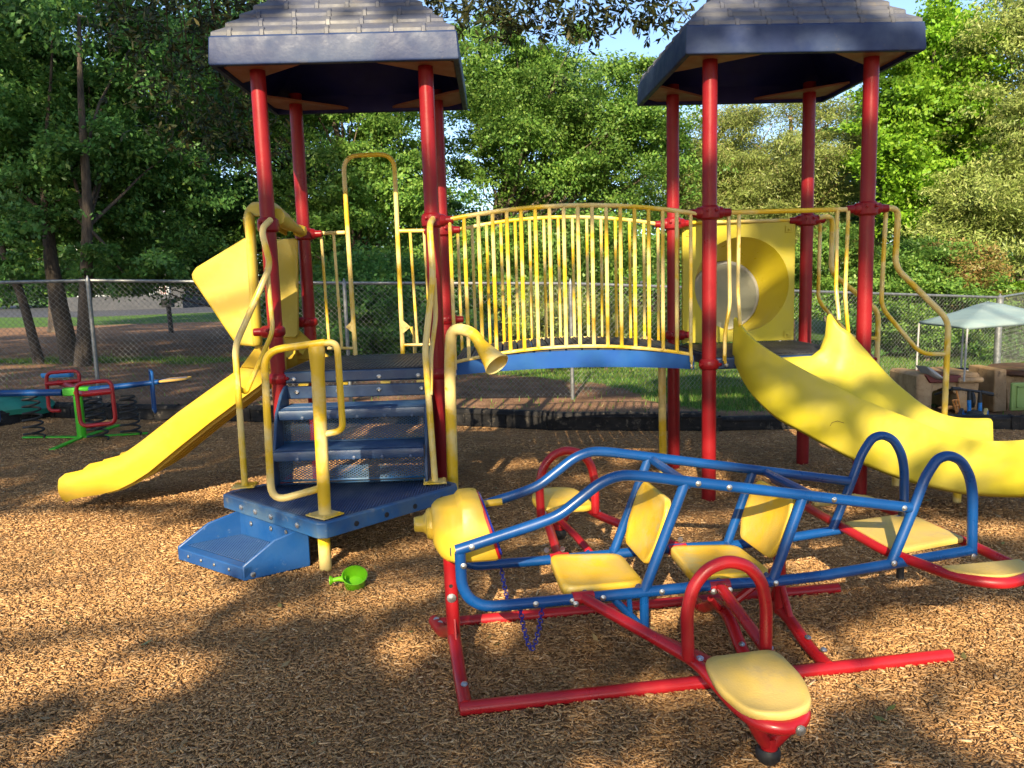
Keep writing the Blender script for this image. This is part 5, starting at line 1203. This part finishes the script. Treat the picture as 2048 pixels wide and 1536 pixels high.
def wp(px, py, Y): p = at_y(px, py, Y); return (p.x, p.y, p.z)
GT = 'trees beyond the fence'
QL = 1.0
def nl(n): return int(n*QL)
# left shade trees
p1 = at_z(82, 727, .24); p2 = at_z(128, 727, .24); p3 = at_z(174, 727, .24)
tree('shade_tree', 'thin leaning shade tree leftmost behind the fence, trunk slanting up to the left', GT, (p1.x, p1.y), 9, [(wp(-60, 200, p1.y+1), (2.6, 2.4, 2.8), 1)], 34, nl(17000), LEAF_DK, .15, 11, tr=.09, barkm=BARKD, fmin=.7, limbs=6, twigs=False, trunk_pts=[(p1.x, p1.y, 0), wp(45, 600, p1.y), wp(5, 500, p1.y-.1), wp(-40, 300, p1.y), wp(-60, 60, p1.y)])
tree('shade_tree', 'thickest shade tree trunk behind the fence on the left', GT, (p2.x, p2.y+.3), 10, [(wp(60, 150, p2.y+1), (3.2, 2.6, 2.6), .6), (wp(60, 420, p2.y+2.2), (2.6, 1.6, 1.1), .4)], 60, nl(30000), LEAF_DK, .15, 12, tr=.17, fmin=.6, limbs=8, twigs=False, barkm=BARKD, extra=[(*wp(70, 430, p2.y-.3), .6), (*wp(20, 470, p2.y-.4), .5), (*wp(120, 400, p2.y-.3), .5), (*wp(40, 350, p2.y-.4), .7), (*wp(100, 300, p2.y-.4), .6), (*wp(30, 520, p2.y), .4)], trunk_pts=[(p2.x, p2.y+.3, 0), wp(114, 590, p2.y+.3), wp(98, 480, p2.y+.5), wp(88, 300, p2.y+.9), wp(85, 40, p2.y+1.2)])
tree('shade_tree', 'straight slim shade tree with forked grey trunk just right of the thickest one', GT, (p3.x, p3.y-.2), 10, [(wp(250, 330, p3.y+1.7), (2.5, 1.6, 2.1), .55), (wp(260, 90, p3.y+2.0), (3.2, 2.0, 1.8), .45)], 70, nl(34000), LEAF_DK, .14, 13, tr=.125, trunk_pts=[(p3.x, p3.y-.2, 0), wp(172, 560, p3.y-.2), wp(174, 400, p3.y-.2), wp(162, 200, p3.y-.2), wp(158, 30, p3.y-.2)], limbs=11, fmin=.42, barkm=BARKD, twigs=False, extra=[(*wp(220, 530, p3.y-.1), .5), (*wp(300, 520, p3.y), .5), (*wp(260, 560, p3.y), .35), (*wp(180, 500, p3.y-.4), .4), (*wp(340, 540, p3.y+.5), .4)])
tree('shade_tree', 'dense dark tree filling the gap left of the stair tower', GT, (-5.2, 19.5), 10, [(wp(420, 250, 19), (3.4, 2.4, 3.2), .5), (wp(520, 440, 18.5), (2.8, 1.8, 1.2), .25), (wp(240, 520, 19.5), (3.2, 1.2, .80), .25)], 125, nl(62000), LEAF_DK, .16, 14, tr=.16, barkm=BARKD)
tree('shade_tree', 'dark tree far behind the leaning trunk at the left edge', GT, (-15, 26), 13, [((-16, 26, 7.5), (5.5, 3.5, 6), 1)], 110, nl(34000), LEAF_DK, .22, 15, tr=.3, r0=.8, r1=1.6)
tree('shade_tree', 'dark tree behind the white house glimpse', GT, (-8.2, 31), 14, [((-8.5, 31, 9.5), (6, 3.5, 5.2), 1)], 110, nl(34000), LEAF_DK, .24, 16, tr=.3, r0=.8, r1=1.7)
# middle
tree('leafy_tree', 'half sunlit tree with dark trunk seen between the stair tower posts', GT, (at_y(700, 600, 16.5).x, 16.5), 8.5, [(wp(700, 420, 16.5), (2.6, 2.0, 2.3), .62), (wp(690, 180, 17), (2.6, 1.8, 1.6), .38)], 85, nl(46000), LEAF_MD, .13, 17, tr=.17, trunk_pts=[wp(712, 690, 16.8), wp(705, 500, 16.8), wp(692, 340, 16.8), wp(660, 220, 16.8)])
tree('leafy_tree', 'lower dark green tree behind the stair tower deck', GT, (-1.9, 13.2), 3.4, [(wp(760, 600, 13.4), (1.9, 1.2, 1.0), 1)], 40, nl(22000), LEAF_DK, .12, 18, tr=.08, limbs=8)
tree('leafy_tree', 'broad bright green tree rising behind the arched bridge', GT, (at_y(1005, 600, 19).x, 19), 9, [(wp(1110, 250, 19), (3.3, 2.4, 2.5), .62), (wp(1000, 160, 19.5), (2.2, 1.8, 1.7), .2), (wp(1250, 300, 18.5), (2.2, 1.8, 2.3), .26)], 130, nl(72000), LEAF_MD, .13, 19, tr=.22, trunk_pts=[wp(1020, 690, 19), wp(1010, 520, 19), wp(1000, 400, 19), wp(1080, 250, 19), wp(1120, 120, 19)], limbs=22)
tree('leafy_tree', 'shorter green tree in front of the broad one, behind the bridge rails', GT, (at_y(1120, 600, 15.5).x, 15.5), 4.2, [(wp(1120, 520, 15.5), (2.4, 1.4, 1.15), 1)], 55, nl(30000), LEAF_MD, .12, 20, tr=.10, limbs=10)
tree('leafy_tree', 'slender tree whose thin branches cross the bright gap beside the stair tower', GT, (at_y(930, 600, 21).x, 22), 7.5, [(wp(915, 480, 22), (1.7, 1.3, 1.6), 1)], 34, nl(15000), LEAF_MD, .13, 21, tr=.13, limbs=14)
tree('pine_tree', 'scraggly pine with orange trunk left of the two pines between the right tower posts', 'pines', (at_y(1395, 600, 20).x, 20), 8.5, [(wp(1420, 390, 20), (2.5, 1.8, 3.6), 1)], 120, nl(52000), LEAF_PN, .15, 22, tr=.17, barkm=BARKP, asp=.22, flat=.26, r0=.6, r1=1.1, droop=.1, limbs=30, shell=.3)
tree('pine_tree', 'scraggly pine with orange trunk right of the two pines between the right tower posts', 'pines', (at_y(1575, 600, 19).x, 19), 8.0, [(wp(1590, 370, 19), (2.3, 1.8, 3.1), 1)], 105, nl(52000), LEAF_PN, .15, 23, tr=.18, barkm=BARKP, asp=.22, flat=.26, r0=.6, r1=1.1, droop=.1, limbs=30, shell=.3)
tree('pine_tree', 'farther pine closing the gap behind the bubble window', 'pines', (at_y(1500, 600, 25).x, 25), 9.0, [(wp(1500, 430, 25), (3.8, 2.0, 3.4), 1)], 90, nl(40000), LEAF_PN, .18, 24, tr=.18, barkm=BARKP, asp=.25, flat=.3, r0=.7, r1=1.3, droop=.1, limbs=26, shell=.3)
# right
tree('maple_tree', 'brightest yellow-green maple to the right of the right tower', GT, (at_y(1850, 600, 17).x, 17), 8.2, [(wp(1850, 260, 17), (1.6, 1.6, 1.9), .55), (wp(1880, 90, 17.3), (1.3, 1.4, 1.3), .3), (wp(1850, 420, 16.6), (1.3, 1.2, .9), .15)], 70, nl(40000), LEAF_BR, .15, 25, tr=.13, asp=.6, r0=.45, r1=.85)
tree('willowy_tree', 'tall olive willowy tree at the right edge of the view', GT, (at_y(2010, 600, 16).x+.4, 16.0), 9.5, [(wp(2070, 180, 16), (1.7, 1.8, 3.0), .6), (wp(1985, 400, 15.6), (1.5, 1.3, 1.3), .4)], 90, nl(50000), LEAF_OL, .14, 26, tr=.17, asp=.30, r0=.5, r1=.9, droop=.9, flat=.6)
tree('leafy_tree', 'dark tree deep behind the bright maple', GT, (10.5, 22), 8, [(wp(1800, 380, 22), (3.4, 2.0, 3.3), 1)], 80, nl(34000), LEAF_DK, .17, 27, tr=.2)
tree('leafy_tree', 'tall tree far off to the right beyond the fence', GT, (16, 21), 11, [((16, 21, 6.5), (4.0, 3.0, 4.8), 1)], 80, nl(30000), LEAF_MD, .18, 28, tr=.25, r0=.8, r1=1.5)
# shrubs and understory
GS = 'shrubs along the fence'
def shrub(label, px, py, Y, rad, mat, seed, n=9000, size=.09, name='shrub', asp=.55, cl=26):
    c = wp(px, py, Y); tree(name, label, GS, (c[0], Y), max(.6, c[2]), [(c, rad, 1)], cl, nl(n), mat, size, seed, tr=.035, limbs=10, cat='shrub', r0=.28, r1=.5, flat=.6, asp=asp)
shrub('dark leafy shrub behind the fence below the stair tower arch', 640, 650, 12.0, (1.2, .8, .75), LEAF_DK, 31, 14000)
shrub('dark shrub behind the fence, right of the stair tower arch', 840, 660, 12.4, (1.0, .8, .7), LEAF_DK, 32, 12000)
shrub('feathery bright shrub seen through the middle of the bridge rails', 1110, 625, 12.2, (.85, .7, .75), LEAF_OL, 33, 14000, asp=.3)
shrub('feathery shrub seen through the bridge rails, left of the shed', 1210, 640, 12.6, (.55, .5, .5), LEAF_OL, 34, 8000, asp=.3)
shrub('dark shrub low behind the bubble window', 1390, 620, 14.0, (1.4, .9, 1.1), LEAF_DK, 35, 14000)
shrub('olive shrub between the right tower posts behind the fence', 1660, 560, 15.0, (1.3, .9, 1.3), LEAF_MD, 36, 18000)
shrub('dark thicket shrub behind the wave slide handrail', 1780, 600, 14.8, (1.4, .9, 1.2), LEAF_DK, 37, 20000)
shrub('shrub with reddish young leaves above the blue canopy', 1900, 545, 14.2, (.9, .7, .6), LEAF_RD, 38, 12000)
shrub('mid green shrub behind the blue canopy poles', 1890, 650, 14.2, (1.3, .8, .75), LEAF_MD, 39, 18000)
shrub('bright shrub at the right edge beyond the second fence run', 2060, 610, 16.0, (1.3, 1.0, 1.3), LEAF_BR, 40, 18000)
shrub('dark shrub at the foot of the corner post', 2010, 690, 14.6, (1.2, .8, .6), LEAF_DK, 41, 12000)
shrub('pale green shrub beside the dark shed', 1010, 560, 17.0, (1.2, .9, 1.0), LEAF_MD, 42, 14000)
tree('small_tree', 'small crooked tree with bare lower stems behind the blue canopy', GS, (at_y(1850, 700, 14).x, 14.0), 2.6, [(wp(1850, 560, 14.2), (1.3, .9, .8), 1)], 30, nl(14000), LEAF_MD, .10, 43, tr=.06, limbs=14, cat='tree', r0=.3, r1=.6)
# far wood closing the horizon
R = np.random.RandomState(77); Cf = []
for k in range(210):
    x = -75+150*R.rand(); y = 72+14*R.rand(); hgt = 8+5*R.rand(); Cf.append([x, y, R.rand()*hgt*.8+.8, 2.6+2*R.rand()])
V = leaves(np.array(Cf), nl(60000), R, 1.0, .8, .7, .6); n = len(V)//4
o = nmesh('far_woodland', V, np.arange(4*n).reshape(n, 4), [LEAF_DK]); tag(o, 'distant dark woodland closing the view', 'woodland', kind='stuff')

# ------------------------------------------------------------------ overhanging oak (near sprays at the top of the view)
def spray(R, c, n, L, out, spread=.10):
    V = []
    for _ in range(int(n*1.25)):
        p = np.array(c)+R.randn(3)*spread*np.array([1, 1, .6])
        ax0 = R.randn(3); ax0[2] = ax0[2]*.3-.6; m = R.randint(5, 9)
        for j in range(m):
            A = ax0*.5+R.randn(3)*.75; A /= np.linalg.norm(A); N = R.randn(3); N -= A*N.dot(A); N /= np.linalg.norm(N); B = np.cross(A, N)
            l = L*(.6+.6*R.rand()); w_ = l*.14; t0 = p
            V += [t0, t0+A*l*.68+B*w_, t0+A*l, t0+A*l*.68-B*w_]
    out.extend(V)
R = np.random.RandomState(91); OV = []; CV = []; OO = V3((-7.2, -5.2, 0))
OK_ = thing('overhanging_oak', 'oak whose sprays of narrow leaves, coloured dark for shade, hang into the top of the view', 'tree', tuple(OO))
mb = MB(); mb.tube(smooth_curve([OO+V3((0, 0, -.1)), OO+V3((.1, .2, 2.5)), OO+V3((.3, .8, 5.0)), OO+V3((.5, 1.5, 8)), OO+V3((.5, 1.6, 12))], 5), [.36, .3, .24, .16, .06], 14)
cent = []
for px, py, Y, sp, n in [(1010, 10, 6.6, .16, 20), (1060, 30, 6.7, .16, 22), (1110, 18, 6.8, .15, 22), (1150, 40, 6.8, .14, 22), (1180, 50, 6.9, .10, 14), (1205, 15, 6.9, .14, 16), (1250, 25, 7.0, .14, 16), (1290, 40, 7.0, .12, 16), (1320, 10, 7.1, .13, 14), (1345, 42, 7.1, .10, 12), (1362, 30, 7.2, .07, 7), (1028, 60, 6.6, .07, 8), (985, 25, 6.6, .14, 14), (1040, -30, 6.6, .3, 34), (1180, -35, 6.8, .3, 36), (1300, -40, 7.0, .3, 30),
                         (960, 10, 7.4, .25, 40), (900, -5, 7.6, .25, 40), (880, 20, 8.2, .25, 30), (700, -20, 7.6, .5, 60), (400, 60, 8.4, .35, 60), (470, 20, 8.2, .35, 60), (370, 120, 8.6, .35, 50), (420, 180, 8.8, .35, 55), (455, 230, 9.0, .30, 40), (500, 260, 9.0, .28, 34), (395, 270, 9.2, .26, 30), (330, 20, 8.8, .4, 50), (300, -20, 8.8, .4, 50), (560, -30, 8.0, .4, 50), (350, 200, 9.2, .25, 24), (470, 300, 9.3, .22, 22), (250, 40, 9.4, .3, 30)]:
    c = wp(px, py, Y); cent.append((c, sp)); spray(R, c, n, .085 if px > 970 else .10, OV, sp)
for (c, sp) in cent:
    c = V3(c); left = c.x < -.6
    hub = V3((-1.9, 4.5, 6.0)) if left else V3((.6, 3.5, 5.6))
    mb.tube(smooth_curve([hub, hub.lerp(c, .5)+V3((0, 0, .35)), c+V3((0, 0, .08))], 4), [.018, .010, .003], 5)
for hub in (V3((-1.9, 4.5, 6.0)), V3((.6, 3.5, 5.6))): mb.tube(smooth_curve([OO+V3((.3, .8, 5.0)), (OO+V3((.3, .8, 5.0))).lerp(hub, .5)+V3((0, 0, .7)), hub], 6), [.11, .06, .02], 8)
mb.build('trunk', BARK, OK_, sharp=0)
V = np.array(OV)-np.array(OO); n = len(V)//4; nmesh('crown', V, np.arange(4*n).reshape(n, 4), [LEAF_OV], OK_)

# ------------------------------------------------------------------ tall unseen trees placed behind the viewer for shade; crown gaps cut to sun patches
sx_, sy_, sz_ = SH.x, SH.y, SH.z
LIT = []   # (world x, y, rx, ry, rot) patches of sun on the ground
def lit(px, py, rx, ry, rot=0, z=0.): p = at_z(px, py, z); LIT.append((p.x, p.y, rx, ry, rot))
lit(200, 1120, 1.1, .50, .25); lit(60, 1190, .9, .42, .35); lit(400, 1080, .6, .36, .2); lit(330, 980, .8, .25, .1); lit(60, 1050, .8, .3, 0); lit(120, 1285, .5, .2, .5); lit(300, 1210, .4, .2, .4); lit(560, 1110, .3, .2, .3); lit(250, 1250, .35, .15, .5)
lit(600, 1215, .30, .07, .35); lit(760, 1200, .26, .12, .3); lit(160, 1370, .22, .07, .5); lit(830, 1290, .20, .10, .2); lit(60, 1500, .20, .06, .3); lit(350, 1370, .12, .05, .4)
lit(1010, 930, .45, .16, .1); lit(1240, 955, .5, .12, .0); lit(1560, 1120, .4, .16, .3); lit(1690, 1150, .35, .12, .3); lit(1900, 1250, .5, .2, .4); lit(2020, 1060, .45, .14, -.3)
lit(1340, 1230, .30, .12, .3); lit(1480, 1440, .25, .08, .2); lit(1750, 1350, .3, .10, .4); lit(1290, 1400, .18, .07, 0); lit(1620, 1290, .14, .10, .3); lit(1950, 1420, .25, .08, .4)
lit(1050, 790, .9, .35, 0); lit(1220, 800, .9, .30, 0); lit(960, 745, .5, .2, 0); lit(60, 755, .9, .35, 0); lit(1400, 745, 1.2, .5, 0); lit(1800, 760, 1.6, 1.0, 0)
lit(990, 808, .7, .45, 0); lit(1150, 806, .7, .45, 0); lit(1290, 800, .7, .4, 0); lit(1190, 850, .6, .55, 0); lit(960, 850, .3, .3, 0)
# object patches, given where the sun ray through the object meets the ground
def litobj(px, py, Y, rx, ry, rot=0):
    p = at_y(px, py, Y); t_ = p.z/-sz_; LIT.append((p.x+sx_*t_, p.y+sy_*t_, rx, ry, rot))
litobj(300, 910, 4.98, .8, .45, .0); litobj(440, 800, 4.98, .5, .5); litobj(470, 600, 4.9, .35, .6); litobj(470, 520, 4.9, .3, .3)
litobj(560, 800, 4.5, .2, .25); litobj(650, 900, 3.9, .16, .3); litobj(520, 260, 4.72, .12, .7); litobj(850, 220, 4.72, .10, .5); litobj(700, 90, 4.5, .30, .2); litobj(480, 90, 4.5, .16, .2); litobj(630, 20, 4.9, .3, .15)
litobj(1417, 190, 4.78, .10, .35); litobj(1417, 560, 4.78, .12, .35); litobj(1413, 880, 4.78, .14, .5); litobj(1735, 190, 4.8, .1, .3); litobj(1725, 600, 4.8, .12, .5)
litobj(1500, 60, 4.5, .16, .18); litobj(1680, 70, 4.5, .35, .2); litobj(1480, 20, 4.8, .25, .15)
litobj(1540, 790, 4.35, .16, .14); litobj(1620, 830, 4.3, .18, .16); litobj(1700, 700, 4.5, .3, .16); litobj(1880, 850, 4.2, .3, .18); litobj(1650, 900, 4.28, .14, .16); litobj(1960, 950, 4.17, .26, .16); litobj(1800, 900, 4.2, .15, .14)
litobj(1150, 560, 4.78, .5, .4); litobj(1050, 700, 4.78, .4, .3); litobj(1280, 620, 4.78, .2, .3); litobj(1240, 720, 4.77, .14, .1); litobj(1540, 530, 5.7, .25, .2); litobj(1440, 650, 5.7, .2, .16)
litobj(950, 1040, 2.6, .25, .2, .2); litobj(1300, 1050, 2.75, .2, .2); litobj(1530, 1040, 2.85, .2, .2); litobj(1850, 1060, 3.0, .35, .22); litobj(1200, 1150, 2.7, .22, .1); litobj(1520, 1370, 2.2, .28, .12); litobj(1960, 1140, 2.7, .15, .1)
litobj(930, 1200, 2.6, .10, .25); litobj(520, 1090, 3.7, .35, .25, .3)
LA = np.array(LIT)
def density(x, y):
    """wanted shade (0 sun, 1 full shade) where a sun ray through the crown lands."""
    d = np.full(x.shape, 1.0)
    n = fnoise(x, y, 1.35)*.45+fnoise(x+3, y-5, 3.1)*.22
    for lx, ly, rx, ry, ro in LA:
        if rx == 0: continue
        c, s = math.cos(ro), math.sin(ro); u = ((x-lx)*c+(y-ly)*s)/rx; v = (-(x-lx)*s+(y-ly)*c)/ry
        q = np.sqrt(u*u+v*v)+n*.30; d = np.minimum(d, np.clip((q-.95)/.25, 0, 1))
    # far region: right side and centre open to the sun, left mostly shaded
    far_ = np.clip((y-9.5)/2.0, 0, 1); openr = np.clip((x+1.2+.12*(y-10))/2.2, 0, 1); sp = np.clip((n+np.where(y < 20, -.15, .08))*3.0, 0, 1)
    base = np.where(openr > .5, .06+.25*(n > .15), 1-.9*sp)
    d = d*(1-far_)+np.minimum(d, base)*far_
    thr = np.where(x > 0, np.where(y < 4.6, -.05, .0), np.where(y < 2.7, .03, .12)); thr = np.where(y > 6.2, .02, thr)
    m2 = fnoise(x*.8+y*.9+11, y*1.5-x*.7, 1.1)*.42+fnoise(x+1, y+9, 4.2)*.16
    sp2 = np.clip((m2-thr)*5, 0, 1)
    return np.clip(d-sp2*(1-far_), 0, 1)
def shade_keep(P, R):
    t_ = P[:, 2]/-sz_; x = P[:, 0]+sx_*t_; y = P[:, 1]+sy_*t_
    d = density(x, y); return R.rand(len(P)) < np.where(d < .12, 0, d)**1.2
def shade_tree(label, bx, by, x0, x1, z0, z1, yspan, n, seed, size=.24):
    R = np.random.RandomState(seed); T = thing('shading_oak', label, 'tree', (bx, by, 0), 'unseen oaks shaped to shade the playground')
    P = np.stack([x0+(x1-x0)*R.rand(n), by+yspan*R.randn(n)*.5, z0+(z1-z0)*R.rand(n)], 1)
    k_ = shade_keep(P, R); P = P[k_]; n = len(P)
    N = R.randn(n, 3)*.6+np.array([0, -.5, .6]); N /= np.linalg.norm(N, axis=1)[:, None]; A = R.randn(n, 3); A -= N*np.sum(A*N, 1)[:, None]; A /= np.linalg.norm(A, axis=1)[:, None]; B = np.cross(N, A); L = size*(.7+.6*R.rand(n))[:, None]
    V = np.stack([P-A*L*.5, P+B*L*.33, P+A*L*.5, P-B*L*.33], 1).reshape(-1, 3)
    nmesh('crown', V-np.array([bx, by, 0]), np.arange(4*n).reshape(n, 4), [LEAF_DK], T)
    mb = MB(); mb.tube(smooth_curve([V3((bx, by, -.2)), V3((bx+.1, by, z1*.4)), V3((bx-.2, by, z1*.9))], 6), [.30, .2, .05], 12)
    for j in range(14):
        z = z0*.6+(z1-z0)*j/15; mb.tube(smooth_curve([V3((bx, by, z)), V3((bx+(x0-bx)*.4*(1 if j % 2 else 0)+(x1-bx)*.4*(0 if j % 2 else 1), by+R.randn()*.6, z+1)), V3(((x0 if j % 2 else x1)*.8+bx*.2, by+R.randn(), z+1.6))], 4), [.05, .035, .015], 6)
    mb.build('trunk', BARK, T)
YB = -6.0     # a crown at height z shades the ground at y = YB + 1.88 z
shade_tree('unseen tall oak behind the viewer on the left, crown shaped for its shade', -7.5, YB-1, -14, -3.4, 3.6, 9.5, 1.2, nl(40000), 51, .15)
shade_tree('unseen tall oak directly behind the viewer, crown shaped for its shade', 2.4, YB-2, -3.4, 1.2, 3.4, 9.5, 1.2, nl(24000), 52, .15)
shade_tree('unseen tall oak behind the viewer on the right, crown shaped for its shade', 5.0, YB-1, 1.2, 7.5, 3.6, 9.5, 1.2, nl(29000), 53, .15)
shade_tree('unseen tallest oak farther behind on the left, crown shaped for its shade', -9.0, -8.5, -22, 3.5, 9.0, 25, 1.6, nl(50000), 54, .30)
